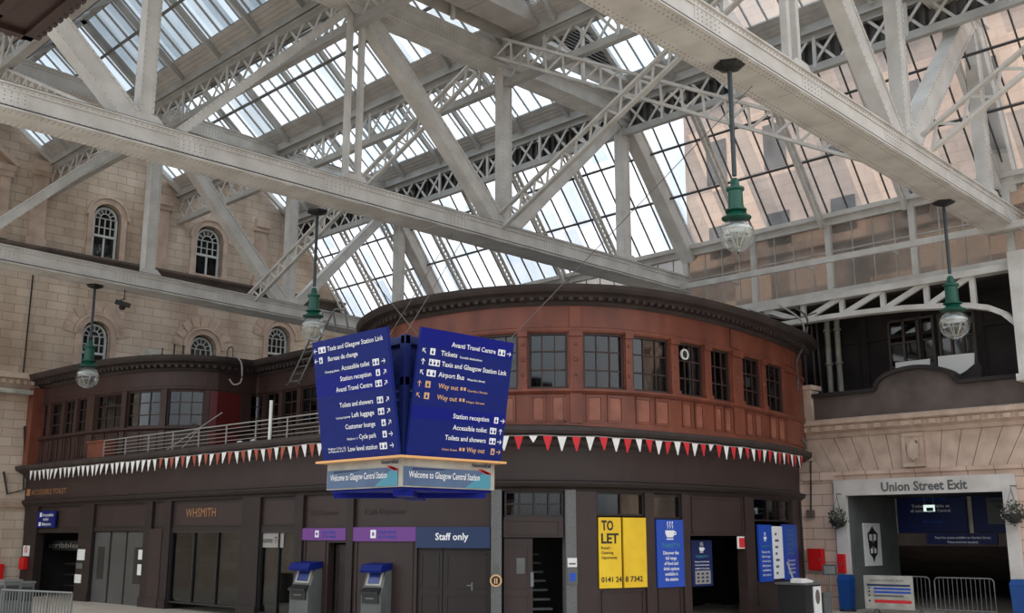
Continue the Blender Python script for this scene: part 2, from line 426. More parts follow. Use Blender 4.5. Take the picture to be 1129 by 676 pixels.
def truss(Y, hb, ht, nodes_, xa, xb, label, far=False, big=1.0, x_end=32.6, tx0=None, cw_=.92):
    m = M['steel']; ym = Y+.33
    root = thing('roof_truss', (nodes_[1], ym, hb), label, 'roof truss', 'roof trusses across the concourse')
    bld(chord(xa, xb, Y, hb, .58, cw_), 'bottom_chord', m, root)
    for k_, (yy, zz) in enumerate(((Y-.01, hb+.06), (Y+.02, hb+.6))): MB().tube([(xa, yy, zz), (xb, yy, zz)], .014, 5).build('conduit', M['bar_dark'], root)
    tx0 = tx0 if tx0 is not None else xa
    bld(chord(tx0, nodes_[-1]+.7, Y, ht-.62, .62, .8, True), 'top_chord', m, root)
    zb, zt = hb+.5, ht-.55
    for i, x in enumerate(nodes_):
        if i == 1 and not far:         # the light twin post
            for s_ in (-.21, .21):
                mb = MB(); mb.bar((x+s_, ym, zb), (x+s_, ym, zt), .16, .14, (1,0,0)); mb.rivets((x+s_, ym-.07, zb), (x+s_, ym-.07, zt), (0,-1,0), .2, .015)
                mb.build('post', m, root)
        else: bld(boxmember((x, ym, zb), (x, ym, zt), .34, (.36 if i == 0 else .42)*big, (0,-1,0)), 'post', m, root)
        # gusset plates
        MB().prism([(x-.6, Y+.1, hb+.5), (x+.6, Y+.1, hb+.5), (x+.25, Y+.1, hb+.82), (x-.25, Y+.1, hb+.82)], (0,.04,0)).build('gusset_plate', m, root)
        MB().prism([(x-.6, Y+.1, ht-.55), (x+.6, Y+.1, ht-.55), (x+.25, Y+.1, ht-.9), (x-.25, Y+.1, ht-.9)], (0,.04,0)).build('gusset_plate', m, root)
    return root, m, ym, zb, zt
# --- truss over the middle of the view
r1, m1, y1, zb, zt = truss(22.35, HB, HT, NX[1:], 4.0, 31.8, 'long white riveted roof truss crossing in front of the round timber corner', tx0=4.0)
def diag(root, m, ym, x0, z0, x1, z1, w=.34, h=.42): bld(boxmember((x0, ym, z0), (x1, ym, z1), w, h, (0,-1,0), pitch=.18), 'diagonal', m, root)
diag(r1, m1, y1, 11.2, zb+.1, 16.3, zt, .2, .22); diag(r1, m1, y1, 16.5, zt, 22.2, zb, .4, .5)
diag(r1, m1, y1, 22.5, zb, 28.2, zt, .34, .40); diag(r1, m1, y1, 4.4, zt, 10.2, zb, .4, .48)
bld(boxmember((28.6, y1, zt+.1), (32.4, y1, HC+10.3), .5, .62, (0,-1,0)), 'raking_end', m1, r1)
# --- far truss, over the left shopfront
r2, m2, y2, zb2, zt2 = truss(34.56, HC+8.55, HC+15.55, [10.5, 16.8, 23.15, 29.3], 4.0, 31.9, 'far white roof truss crossing in front of the sandstone wall', far=True)
diag(r2, m2, y2, 10.6, zb2, 16.7, zt2, .25, .3); diag(r2, m2, y2, 17.0, zt2, 22.95, zb2, .4, .5)
diag(r2, m2, y2, 23.4, zb2, 29.1, zt2, .3, .4)
bld(boxmember((28.6, y2, zt2), (32.4, y2, HC+10.3), .5, .6, (0,-1,0)), 'raking_end', m2, r2)
SK2 = .09; pv2 = V((11.4, 34.56, 0)); rm2 = Matrix.Rotation(SK2, 3, 'Z'); r2.location = pv2+rm2@(r2.location-pv2); r2.rotation_euler.z = SK2
# --- near truss, top right of the view
N3 = [12.3, 18.8, 24.5, 30.3]
r3, m3, y3, zb3, zt3 = truss(9.9, HC+8.9, HC+15.6, N3, 8.0, 32.2, 'nearest white roof truss with heavy riveted girder at upper right', big=1.02)
diag(r3, m3, y3, 18.5, zt3, 24.0, zb3, .4, .62); diag(r3, m3, y3, 24.5, zb3, 30.0, zt3, .42, .62)
diag(r3, m3, y3, 12.5, zb3, 18.2, zt3, .3, .4)
bld(boxmember((30.4, y3, zt3), (32.6, y3, HC+10.3), .5, .6, (0,-1,0)), 'raking_end', m3, r3)
SK = .038; piv = V((14.04, 9.9, 0)); rm = Matrix.Rotation(SK, 3, 'Z'); r3.location = piv+rm@(r3.location-piv); r3.rotation_euler.z = SK
# --- sway braces (laced bars between neighbouring trusses)
def sway(a, b, label, depth=.5, pitch=.62):
    a, b = V(a), V(b); mb = MB(); lattice(mb, a, b, depth, (0,0,1), .12, pitch, .07, fl=.09)
    root = thing('lattice_brace', a, label, 'lattice brace', 'lattice sway braces between the trusses')
    n = MB(); d = (b-a); Lg = d.length; d.normalize(); side = (V((0,0,1))-d*d.z).normalized()
    fl = MB(); lc = MB()
    for sg in (-1, 1): fl.bar(a+side*sg*(depth/2), b+side*sg*(depth/2), .15, .08, side)
    nn = int(Lg/pitch); nr = d.cross(side)
    for i in range(nn):
        p0, p1 = a+d*Lg*i/nn, a+d*Lg*(i+1)/nn; pc = p0.lerp(p1, .5)
        lc.bar(p0-side*depth/2, pc+side*depth/2, .07, .035, nr); lc.bar(pc+side*depth/2, p1-side*depth/2, .07, .035, nr)
    fl.build('flanges', M['steel'], root); lc.build('lacing', M['steel'], root)
XB = 22.0
sway((XB, 22.9, HB+.5), (XB-.4, 10.6, HT-.3), 'laced brace rising right from the middle truss to the near truss')
sway((21.6, 22.2, HT-.2), (23.8, 10.9, HB+.35), 'laced brace falling right from the middle truss towards the near girder', .62, .7)
sway((21.3, 35.9, zb2), (21.6, 23.3, HT-.5), 'laced brace rising from the far truss behind the left signs')
sway((21.6, 35.9, zt2), (22.0, 23.3, HB+.5), 'laced brace falling from the far truss to the middle truss')
sway((24.7, 10.15, HC+9.5), (24.2, -.6, HC+15.2), 'white laced brace rising to the top right corner of the view', .5, .9)
sway((10.4, 34.9, zt2), (10.6, 23.3, HB+.5), 'laced brace at far left between far and middle truss')

# --- lattice valley girders, one under every valley gutter
LY0, LY1 = 3.0, 44.4
def valley(x, dark, label):
    root = thing('lattice_girder', (x, LY0, HC+14.3), label, 'lattice girder', 'lattice girders under the roof valleys')
    z0, z1 = HC+14.2, HC+15.25
    for nm, z in (('top_flange', z1), ('bottom_flange', z0)):
        mb = MB(); mb.box(x-.16, x+.16, LY0, LY1, z-.05, z+.05); mb.box(x-.18, x-.13, LY0, LY1, z-.12, z+.12) ; mb.build(nm, M['steel_far'], root)
    lc = MB(); n = int((LY1-LY0)/.92)
    for i in range(n):
        a, b = LY0+(LY1-LY0)*i/n, LY0+(LY1-LY0)*(i+1)/n
        lc.bar((x-.1, a, z0), (x-.1, b, z1), .09, .03, (1,0,0)); lc.bar((x-.14, a, z1), (x-.14, b, z0), .09, .03, (1,0,0))
    for k in range(int((LY1-LY0)/2.95)+1): lc.bar((x-.17, LY0+k*2.95, z0), (x-.17, LY0+k*2.95, z1), .12, .05, (1,0,0))
    lc.build('lacing', M['steel'], root)
    g = MB(); g.box(x-.34, x+.34, LY0, LY1, z1+.05, z1+.12); g.box(x-.36, x-.3, LY0, LY1, z1+.05, z1+.34); g.box(x+.3, x+.36, LY0, LY1, z1+.05, z1+.34)
    g.build('gutter', M['steel_far'], root)
    if dark:
        d = MB(); 
        for i in range(int((LY1-LY0)/.3)):
            yy = LY0+i*.3; d.hexa([(x+.10, yy, z0+.1), (x+.13, yy, z0+.1), (x+.26, yy+.24, z0+.1), (x+.23, yy+.24, z0+.1), (x+.10, yy, z1-.05), (x+.13, yy, z1-.05), (x+.26, yy+.24, z1-.05), (x+.23, yy+.24, z1-.05)])
        d.box(x+.27, x+.3, LY0, LY1, z0+.05, z1)
        d.build('back_louvres', M['steel_dark'], root)
valley(NX[0], False, 'lattice girder under the leftmost roof valley'); valley(NX[1], False, 'lattice girder under the roof valley at upper left')
valley(NX[2], False, 'lattice girder under the roof valley left of the twin post'); valley(NX[3], False, 'lattice girder under the roof valley above the blue signs')
valley(NX[4], True, 'lattice girder with dark louvres behind, at the foot of the roof')

# --- glazed slopes (the ceiling)
ZV, ZR = HC+15.45, HC+17.75
def slope(xa, za, xb, zb_, y0, y1, gl, boardlen, name):
    """glass from (xa,za) down to (xb,zb_); boarded foot; thin bars, deep rafters, one purlin"""
    a, b = V((xa, 0, za)), V((xb, 0, zb_)); d = b-a; Lg = d.length; u = d.normalized(); nr = V((u.z, 0, -u.x))
    if nr.z > 0: nr = -nr                              # points down into the hall
    k = 1-boardlen/Lg; c = a.lerp(b, k)
    g = MB(); g.hexa([(a.x,y0,a.z), (c.x,y0,c.z), (c.x,y1,c.z), (a.x,y1,a.z), (a.x,y0,a.z+.02), (c.x,y0,c.z+.02), (c.x,y1,c.z+.02), (a.x,y1,a.z+.02)])
    g.build(name+'_glass', gl, ceil)
    if boardlen > 0:
        q = MB(); q.hexa([(c.x,y0,c.z-.02), (b.x,y0,b.z-.02), (b.x,y1,b.z-.02), (c.x,y1,c.z-.02), (c.x,y0,c.z+.04), (b.x,y0,b.z+.04), (b.x,y1,b.z+.04), (c.x,y1,c.z+.04)])
        for j in range(1, 4):
            pp = c.lerp(b, j/4); q.bar((pp.x, y0, pp.z-.02)+V((0,0,0)) if False else (pp.x, y0, pp.z-.03), (pp.x, y1, pp.z-.03), .03, .03)
        q.build(name+'_boarding', M['board'], ceil)
    t = MB(); n = int(round((y1-y0)/.62))
    for i in range(n+1):
        y = y0+(y1-y0)*i/n; t.bar(V((a.x, y, a.z))+nr*.04, V((c.x, y, c.z))+nr*.04, .045, .07, nr)
    t.build(name+'_bars', M['bar'], ceil)
    r = MB(); n = int(round((y1-y0)/2.48))
    for i in range(n+1):
        y = y0+(y1-y0)*i/n; r.bar(V((a.x, y, a.z))+nr*.12, V((b.x, y, b.z))+nr*.12, .12, .2, nr)
    r.build(name+'_rafters', M['steel_far'], ceil)
    p = MB(); pc = a.lerp(b, .40); p.bar(V((pc.x, y0, pc.z))+nr*.16, V((pc.x, y1, pc.z))+nr*.16, .10, .16, nr)
    p.build(name+'_purlin', M['steel_dark'], ceil)
for i in range(4):
    xa, xb = NX[i], NX[i+1]; xr = (xa+xb)/2; ceil = struct_empty('ceiling', (xr,20,ZV)); gm = M[('roofglass_grey', 'roofglass_grey', 'roofglass_mid', 'roofglass')[i]]
    slope(xr, ZR, xb-.32, ZV+.15, LY0, LY1, gm, .62, 'roof_slope')
    slope(xr, ZR, xa+.32, ZV+.15, LY0, LY1, gm, 0, 'roof_slope')
    mb = MB(); mb.box(xr-.12, xr+.12, LY0, LY1, ZR-.1, ZR+.15); mb.build('roof_ridge', M['steel_far'], ceil)
    mb = MB()
    for xv in (xa, xb): mb.bar((xr, LY1-.75, ZR-.3), (xv, LY1-.75, ZV-.15), .22, .2)
    mb.build('barge_rafters', M['steel'], ceil)
# end slope down to the clerestory
EX0, EZ0, EX1, EZ1 = 28.65, HC+15.4, 32.35, HC+10.55
def endslope():
    ceil = struct_empty('ceiling', (30,20,EZ1))
    a, b = V((EX0, 0, EZ0)), V((EX1, 0, EZ1)); u = (b-a).normalized(); nr = V((u.z, 0, -u.x)); nr = nr if nr.z < 0 else -nr
    y0, y1 = 2.0, 44.2
    g = MB(); g.hexa([(a.x,y0,a.z), (b.x,y0,b.z), (b.x,y1,b.z), (a.x,y1,a.z), (a.x+.02,y0,a.z+.02), (b.x+.02,y0,b.z+.02), (b.x+.02,y1,b.z+.02), (a.x+.02,y1,a.z+.02)])
    g.build('end_slope_glass', M['endglass'], ceil)
    t = MB(); n = int((y1-y0)/.74)
    for i in range(n+1):
        y = y0+.74*i; t.bar(V((a.x, y, a.z))+nr*.03, V((b.x, y, b.z))+nr*.03, .04, .06, nr)
    t.build('end_slope_bars', M['bar_dark'], ceil)
    p = MB()
    for f in (.04, .32, .62): 
        pc = a.lerp(b, f); p.bar(V((pc.x, y0, pc.z))+nr*.1, V((pc.x, y1, pc.z))+nr*.1, .07, .12, nr)
    p.build('end_slope_purlins', M['bar_dark'], ceil)
    w_ = []
    for i in range(int((y1-y0)/2.96)+1):
        y = y0+.2+2.96*i; mb = MB()
        A, B = V((a.x, y, a.z))+nr*.32, V((b.x, y, b.z))+nr*.32
        lattice(mb, A, B, .34, nr, .13, .42, .05, fl=.07)
        o = single(mb, 'lattice_rafter', M['steel'], B, 'slender lattice rafter under the sloping end glazing', 'rafter', 'lattice rafters under the sloping end glazing')
endslope()
# louvred gables and the box gutter above the middle truss
for i in (1, 2, 3):
    xa, xb = NX[i]+.3, NX[i+1]-.3; xr = (xa+xb)/2; yy = 22.0
    root = thing('louvred_gable', (xr, yy, ZV), ['', 'louvred gable in the roof bay at top left', 'louvred gable in the roof bay above the big box gutter', 'louvred triangular gable at top centre beside clear panes'][i], 'louvred gable', 'louvred gables in the roof')
    s_ = MB(); n = 15
    for k in range(n):
        z = HC+15.95+k*.125; hw = (xb-xa)/2*(ZR-z-.05)/(ZR-ZV)
        if hw < .08: break
        s_.hexa([(xr-hw, yy-.06, z), (xr+hw, yy-.06, z), (xr+hw, yy+.06, z+.09), (xr-hw, yy+.06, z+.09), (xr-hw, yy-.06, z+.02), (xr+hw, yy-.06, z+.02), (xr+hw, yy+.06, z+.11), (xr-hw, yy+.06, z+.11)])
    s_.build('louvre_slats', M['steel_far'], root)
    d_ = MB(); d_.box(xa, xb, yy-.02, yy+.03, HC+15.36, HC+15.85); d_.build('base_plate', M['board'], root)
    b_ = MB(); b_.prism([(xa, yy+.09, ZV+.3), (xb, yy+.09, ZV+.3), (xr, yy+.09, ZR)], (0,.03,0)); b_.build('backing', M['bar_dark'], root)
    f_ = MB(); f_.bar((xa, yy-.05, ZV+.25), (xr, yy-.05, ZR-.05), .2, .16); f_.bar((xb, yy-.05, ZV+.25), (xr, yy-.05, ZR-.05), .2, .16); f_.box(xa-.1, xb+.1, yy-.2, yy, HC+15.8, HC+15.95); f_.build('frame', M['steel'], root)
    p_ = MB(); p_.bar((xr, yy-.12, HC+15.2), (xr, yy-.12, ZR-.2), .1, .12, (1,0,0)); p_.build('king_post', M['steel'], root)
mb = MB(); mb.box(4.0, 22.1, 20.75, 21.7, HC+15.55, HC+16.3); mb.box(4.0, 22.1, 20.65, 20.75, HC+16.2, HC+16.36)
for i in range(9): mb.box(5+i*2.1, 5.08+i*2.1, 20.72, 21.72, HC+15.52, HC+16.3)
single(mb, 'box_gutter', M['board'], (4, 21.7, HC+15.4), 'grey box gutter running along the top of the middle truss', 'gutter')

# ================================================================== CLERESTORY WALL (right)
XW = 32.3
cw = struct_empty('window_1', (XW, 20, HC+8)); cw['label'] = 'long clerestory of small grimy panes above the exit'
z0, z1 = HC+8.0, HC+10.5
MB().box(XW, XW+.03, 2, 44, z0, z1).build('window_glass', M['clerglass'], cw)
mb = MB(); mb.box(XW-.12, XW+.1, 2, 44, z1-.12, z1+.12); mb.box(XW-.3, XW+.1, 2, 44, z1+.1, z1+.26); mb.box(XW-.35, XW+.12, 2, 44, z0-.14, z0+.08); mb.build('window_rails', M['steel'], cw)
mb = MB()
for i in range(15): mb.box(XW-.14, XW-.02, 2+2.96*i, 2+2.96*i+.2, z0, z1)
mb.build('window_posts', M['steel'], cw)
mb = MB()
for i in range(57): mb.box(XW-.04, XW, 2+.74*i-.015, 2+.74*i+.015, z0, z1)
mb.box(XW-.05, XW, 2, 44, z0+1.42, z0+1.47); mb.build('window_muntins', M['steel_far'], cw)
# rail in front of the clerestory
pa, pb = onX(720, 322, 31.2), onX(1090, 253.5, 31.2); mb = MB(); mb.bar((31.2, 27, pa.z), (31.2, 9.5, pb.z), .14, .2)
root = thing('service_rail', (31.2, 18, pa.z), 'white tubular rail running in front of the clerestory panes', 'rail'); mb.build('tube', M['steel'], root)
for y in (11.5, 14.5, 17.5, 20.5, 23.5): MB().bar((31.2, y, pa.z), (32.2, y, pa.z-.05), .06, .06).build('bracket', M['steel'], root)
# arched lattice girder over the exit
root = thing('arched_girder', (31.7, 14, HC+6.6), 'white arched girder with diagonal struts spanning above the exit', 'girder')
arc = [onX(*p, 31.7) for p in ((800, 366), (836, 362), (878, 356), (918, 349.5), (960, 344), (1000, 340), (1038, 338), (1070, 337.5), (1092, 340), (1108, 346), (1122, 357), (1133, 374))]
mb = MB()
for a, b in zip(arc, arc[1:]): mb.bar(a, b, .34, .16)
mb.rivets(arc[2]-V((.18,0,0)), arc[6]-V((.18,0,0)), (-1,0,0), .15, .016); mb.build('arched_chord', M['steel'], root)
mb = MB(); ta, tb = V((31.7, arc[0].y, HC+7.72)), V((31.7, 8.5, HC+7.72)); mb.bar(ta, tb, .4, .2); mb.build('top_chord', M['steel'], root)
def arcz(y):
    for a, b in zip(arc, arc[1:]):
        if a.y >= y >= b.y: return a.z+(b.z-a.z)*(a.y-y)/(a.y-b.y)
    return arc[-1].z
ys = [arc[0].y-.3-i*1.42 for i in range(9)]
for i, y in enumerate(ys):
    if y < arc[-1].y+.4: break
    MB().bar((31.7, y, arcz(y)), (31.7, y, HC+7.7), .13, .16, (0,1,0)).build('post', M['steel'], root)
    if y-1.42 > arc[-1].y: 
        a, b = ((31.62, y, arcz(y)), (31.62, y-1.42, HC+7.66)) if i > 1 else ((31.62, y, HC+7.66), (31.62, y-1.42, arcz(y-1.42)))
        MB().bar(a, b, .1, .17, (0,0,1)).build('strut', M['steel'], root)
yc = onX(1124, 340, 31.6).y
mb = MB(); mb.box(31.3, 31.9, yc-.5, yc+.1, HC+4.4, HC+8.1); mb.box(31.2, 32.0, yc-.6, yc+.15, HC+4.3, HC+4.5)
single(mb, 'iron_column', M['steel'], (31.6, yc, HC+4.3), 'cream iron column at the right edge above the exit parapet', 'column')

# ================================================================== LAMPS
def lamp(tx, ty, gx, gy, R, Y, label):
    top = onZ(tx, ty, Y); F = (top.x+top.y)/R2; c = onF(gx, gy, F); c.x, c.y = top.x, top.y
    root = thing('hanging_lamp', top, label, 'lamp', 'globe lamps hanging from the trusses')
    x, y = top.x, top.y; r = R*F/1190
    zc = c.z; zt_ = zc+r*2.15
    mb = MB(); mb.tube([(x, y, zt_+r*1.4), (x, y, top.z)], .045, 10); mb.build('suspension_rod', M['rod'], root, True)
    mb = MB(); mb.lathe((x, y, top.z-.12), [(.06,0), (.22,.05), (.3,.09), (.3,.13), (.05,.13)], 6); mb.build('ceiling_plate', M['black'], root)
    k = r/.36
    mb = MB(); mb.lathe((x, y, zc), [(.17*k,.92*r), (.30*k,.95*r), (.31*k,1.02*r), (.22*k,1.15*r), (.17*k,1.28*r), (.15*k,1.36*r), (.22*k,1.42*r), (.22*k,1.5*r), (.16*k,1.56*r), (.15*k,2.6*r), (.19*k,2.68*r), (.19*k,2.8*r), (.10*k,2.9*r), (.08*k,3.3*r), (.045,3.4*r)], 24)
    mb.build('green_housing', M['green'], root, True)
    prof = [(r*math.sin(a), -r*1.02*math.cos(a)) for a in [math.pi*i/14*.93 for i in range(15)]]; prof[0] = (0, prof[0][1])
    g = MB().lathe((x, y, zc), prof, 28).build('glass_globe', M['lampglass'], root, True)
    mb = MB(); mb.lathe((x, y, zc+r*.38), [(r*.1,.3*r), (r*.55,.12*r), (r*.86,-.02*r), (r*.84,-.1*r), (r*.3,-.04*r), (0,-.03*r)], 28); mb.build('reflector', M['white'], root, True)
    mb = MB()
    for a in (.6, .6+math.pi*2/3, .6+math.pi*4/3): mb.tube([(x+math.cos(a)*r*.55, y+math.sin(a)*r*.55, zc+r*.3), (x+math.cos(a)*r*.12, y+math.sin(a)*r*.12, zc-r*.82)], .013*k, 6)
    mb.lathe((x, y, zc-r*.86), [(0,0), (r*.14,.02), (r*.14,.05), (0,.07)], 12); mb.build('lamp_cage', M['offwhite'], root, True)
    MB().tube([(x, y, zc-r), (x, y, zc-r*1.12)], .02, 6).build('finial', M['black'], root)
lamp(804, 72, 810, 259, 20.5, HC+8.88, 'largest hanging globe lamp, top centre right, on a long rod')
lamp(1040, 223, 1050, 358, 17, HC+8.88, 'hanging globe lamp in front of the arched girder at right')
lamp(350, 233, 344, 362, 14, HB-.02, 'hanging globe lamp just above the left blue sign')
lamp(105, 315, 96, 416, 12.8, HC+8.53, 'hanging globe lamp at left over the dark timber roof edge')
# ================================================================== GROUND AND OUTSIDE
MB().box(-30, 52, -30, 46, -.2, 0).build('floor', M['floor'], kind='structure')
# street side beyond the exit wall
root = thing('tenement_building', (44, 8, 0), 'pale tan tenement across the street, seen blurred through the end glazing', 'building')
mb = MB(); mb.box(44, 50, -30, 31, 0, 30); mb.box(43.5, 44, -30, 31, 24.5, 25.2); mb.box(43.6, 44, -30, 31, 15.5, 15.9); mb.build('wall', M['outside'], root)
for i in range(17):
    for k in range(5):
        y, z = -26+i*3.4, 6.2+k*4.6
        mb = MB(); mb.box(43.92, 43.98, y, y+1.2, z, z+2.3); mb.build('window', M['stone_dark'], root)
# ================================================================== LEFT SANDSTONE WALL  (plane y = 44)
YW = 44.0
wl = struct_empty('wall_left', (18, YW, 0))
pts = [(2, 0), (32.6, 0), (32.6, HC+10.4), (28.5, HC+15.1)]
for i in range(3, 0, -1): pts += [((NX[i]+NX[i+1])/2, ZR-.1), (NX[i], ZV)]
pts += [((NX[0]+NX[1])/2, ZR-.1), (NX[0], ZV), (2, ZV)]
wins = []
for (cx, cy, w_, yt, yb) in ((117, 256, 25, 228, 286), (230, 279, 25, 252, 305), (105, 378, 26, 357, 0), (223, 388, 24, 372, 0), (307, 378, 20, 362, 0)):
    c = onY(cx, cy, YW); l = onY(cx-w_/2, cy, YW); r = onY(cx+w_/2, cy, YW); zt_ = onY(cx, yt, YW).z
    zb_ = onY(cx, yb, YW).z if yb else zt_-2.25
    wins.append((c.x, (r.x-l.x)/2, zt_, zb_))
wins.append((11.6, .8, wins[0][2], wins[0][3])); wins.append((11.6, .8, wins[2][2], wins[2][3]))
# wall face with arched holes
me = bpy.data.meshes.new('wall'); bm = bmesh.new()
def ring(bm, ps): 
    vs = [bm.verts.new(p) for p in ps]; return [bm.edges.new((vs[i], vs[(i+1) % len(vs)])) for i in range(len(vs))]
ed = ring(bm, [(x, YW, z) for x, z in pts]); holes = []
for cx, hw, zt_, zb_ in wins:
    hw2 = hw+.12; ps = [(cx-hw2, zb_), (cx+hw2, zb_)]+[(cx+hw2*math.cos(a), zt_-hw+hw2*math.sin(a)) for a in [math.pi*i/14 for i in range(15)]]
    holes.append(ps); ed += ring(bm, [(x, YW, z) for x, z in ps])
bmesh.ops.triangle_fill(bm, edges=ed, use_beauty=True, use_dissolve=False)
for ps in holes:                                     # reveals
    n = len(ps)
    for i in range(n):
        a, b = ps[i], ps[(i+1) % n]
        q = [bm.verts.new(p) for p in ((a[0], YW, a[1]), (b[0], YW, b[1]), (b[0], YW+.35, b[1]), (a[0], YW+.35, a[1]))]; bm.faces.new(q)
bm.transform(Matrix.Translation((-18, -YW, 0))); bm.to_mesh(me); bm.free(); me.materials.append(M['stone_l'])
o = bpy.data.objects.new('masonry', me); COL.objects.link(o); o.parent = wl; BASE[o.name] = V((18, YW, 0))
MB().prism([(x, YW+.36, z-.12 if z > 1 else z) for x, z in pts], (0,.25,0)).build('backing', M['stone_dark'], wl)
def archring(mb, cx, zc, r0, r1, y0, y1, n=14, a0=0, a1=math.pi):
    for i in range(n):
        p, q = a0+(a1-a0)*i/n, a0+(a1-a0)*(i+1)/n
        P_ = [(cx+r*math.cos(a), zc+r*math.sin(a)) for r, a in ((r0,p), (r1,p), (r1,q), (r0,q))]
        mb.hexa([(x, y0, z) for x, z in P_]+[(x, y1, z) for x, z in P_])
wlabels = ['arched sash window high on the sandstone wall, left of the white post', 'arched sash window high on the sandstone wall, right of the white post', 'arched window low on the sandstone wall behind the left lamp rod', 'arched window just above the middle of the dark roof edge', 'small arched window low on the sandstone wall near the right end', 'arched window at far left, upper row', 'arched window at far left, lower row']
for i, (cx, hw, zt_, zb_) in enumerate(wins):
    root = struct_empty('window_%d' % (i+2), (cx, YW, zb_)); root['label'] = wlabels[i]
    zc = zt_-hw; low = i in (2, 3, 4, 6)
    mb = MB(); archring(mb, cx, zc, hw+.12, hw+.36, YW-.1, YW+.05); archring(mb, cx, zc, hw+.36, hw+.46, YW-.17, YW+.02)
    if not low:
        for sg in (-1, 1): mb.box(cx+sg*(hw+.24)-.12, cx+sg*(hw+.24)+.12, YW-.1, YW+.05, zb_, zc)
        mb.box(cx-hw-.5, cx+hw+.5, YW-.25, YW+.05, zb_-.2, zb_)
    else:
        for k in range(9):                           # big voussoirs
            a = math.pi*(k+.5)/9; mb.bar((cx+(hw+.5)*math.cos(a), YW-.0, zc+(hw+.5)*math.sin(a)), (cx+(hw+.95)*math.cos(a), YW, zc+(hw+.95)*math.sin(a)), .33, .08, (0,1,0))
        for sg in (-1, 1): mb.box(cx+sg*(hw+.24)-.12, cx+sg*(hw+.24)+.12, YW-.1, YW+.05, zb_, zc)
    mb.build('window_surround', M['stone_plain'], root)
    mb = MB(); y0, y1 = YW+.16, YW+.22
    archring(mb, cx, zc, hw-.07, hw+.02, y0, y1)
    zm = zb_+(zt_-zb_)*.44
    for sg in (-1, 1): mb.box(cx+sg*hw-.05, cx+sg*hw+.05, y0, y1, zb_, zc)
    mb.box(cx-hw, cx+hw, y0, y1, zb_, zb_+.09); mb.box(cx-hw, cx+hw, y0-.04, y1, zm-.05, zm+.05)
    mb.box(cx-.04, cx+.04, y0, y1, zb_, zm)
    for k in (-.5, 0, .5): mb.box(cx+k*hw-.018, cx+k*hw+.018, y0, y1, zm, zc+.02)
    for zz in (zm+(zc-zm)*.5, zc): mb.box(cx-hw, cx+hw, y0, y1, zz-.018, zz+.018)
    archring(mb, cx, zc, hw*.45-.018, hw*.45+.018, y0, y1, 10)
    for k in range(1, 6):
        a = math.pi*k/6; mb.bar((cx+hw*.45*math.cos(a), y0+.03, zc+hw*.45*math.sin(a)), (cx+hw*math.cos(a), y0+.03, zc+hw*math.sin(a)), .035, .05, (0,1,0))
    mb.build('window_frame', M['wframe'], root)
    mb = MB(); mb.prism([(cx-hw, y1, zb_), (cx+hw, y1, zb_)]+[(cx+hw*math.cos(a), y1, zc+hw*math.sin(a)) for a in [math.pi*j/12 for j in range(13)]], (0,.01,0)); mb.build('window_glass', M['glass'], root)
# string courses
zs = wins[0][3]-.1
mb = MB(); mb.prism([(2, YW, zs-.42), (2, YW-.08, zs-.42), (2, YW-.12, zs-.15), (2, YW-.38, zs-.05), (2, YW-.38, zs+.05), (2, YW, zs+.14)], (29.5,0,0)); mb.build('trim_1', M['stone_dirty'], kind='structure')
zl = onY(5, 553, YW).z; xr_ = onY(27, 553, YW).x
zq = onY(5, 417, YW).z
mb = MB(); mb.prism([(8, YW, zq-.45), (8, YW-.12, zq-.4), (8, YW-.3, zq-.05), (8, YW-.5, zq), (8, YW-.5, zq+.2), (8, YW, zq+.3)], (xr_-8+.3,0,0))
for i in range(30): mb.box(8+i*.28, 8.14+i*.28, YW-.36, YW-.1, zq-.22, zq-.05)
mb.build('trim_2', M['stone_plain'], kind='structure')
mb = MB(); mb.box(8, xr_+.3, YW-.5, YW, zq-.62, zq-.45); mb.build('trim_3', M['offwhite'], kind='structure')
mb = MB(); mb.prism([(8, YW, zl-.3), (8, YW-.2, zl-.2), (8, YW-.35, zl), (8, YW, zl+.12)], (xr_-8,0,0)); mb.build('trim_4', M['stone_plain'], kind='structure')
# pilaster strips and pedimented niche on the upper wall
for k, px in enumerate((40, 178, 288)):
    c = onY(px, 245, YW).x
    mb = MB(); zt_ = ZV-.6 if k else ZV-.35
    mb.box(c-.32, c+.32, YW-.13, YW, zs+.1, zt_); mb.box(c-.42, c+.42, YW-.2, YW, zs+.1, zs+.4); mb.box(c-.42, c+.42, YW-.22, YW, zt_-.3, zt_-.1); mb.box(c-.36, c+.36, YW-.3, YW, zt_-.1, zt_+.35)
    mb.build('trim_%d' % (5+k), M['stone_plain'], kind='structure')
c = onY(4, 215, YW); root = struct_empty('trim_8', (c.x-1.2, YW, zs+.2))
x0 = c.x-2.2; x1 = onY(15, 190, YW).x; zp = onY(10, 184, YW).z
mb = MB(); mb.box(x0, x1, YW-.35, YW, zp-.25, zp); xm = (x0+x1)/2
mb.bar((x1+.05, YW-.2, zp+.03), (xm, YW-.2, zp+.95), .42, .16); mb.bar((x0-.05, YW-.2, zp+.03), (xm, YW-.2, zp+.95), .42, .16); mb.box(x0+.2, x1-.2, YW-.1, YW, zp, zp+.5); mb.build('pediment', M['stone_plain'], root)
mb = MB()
for xx in (x0+.35, x1-.35): mb.box(xx-.2, xx+.2, YW-.25, YW, zs+.3, zp-.5); mb.box(xx-.3, xx+.3, YW-.32, YW, zp-.5, zp-.25); mb.box(xx-.28, xx+.28, YW-.3, YW, zs+.1, zs+.4)
mb.build('columns', M['stone_plain'], root)
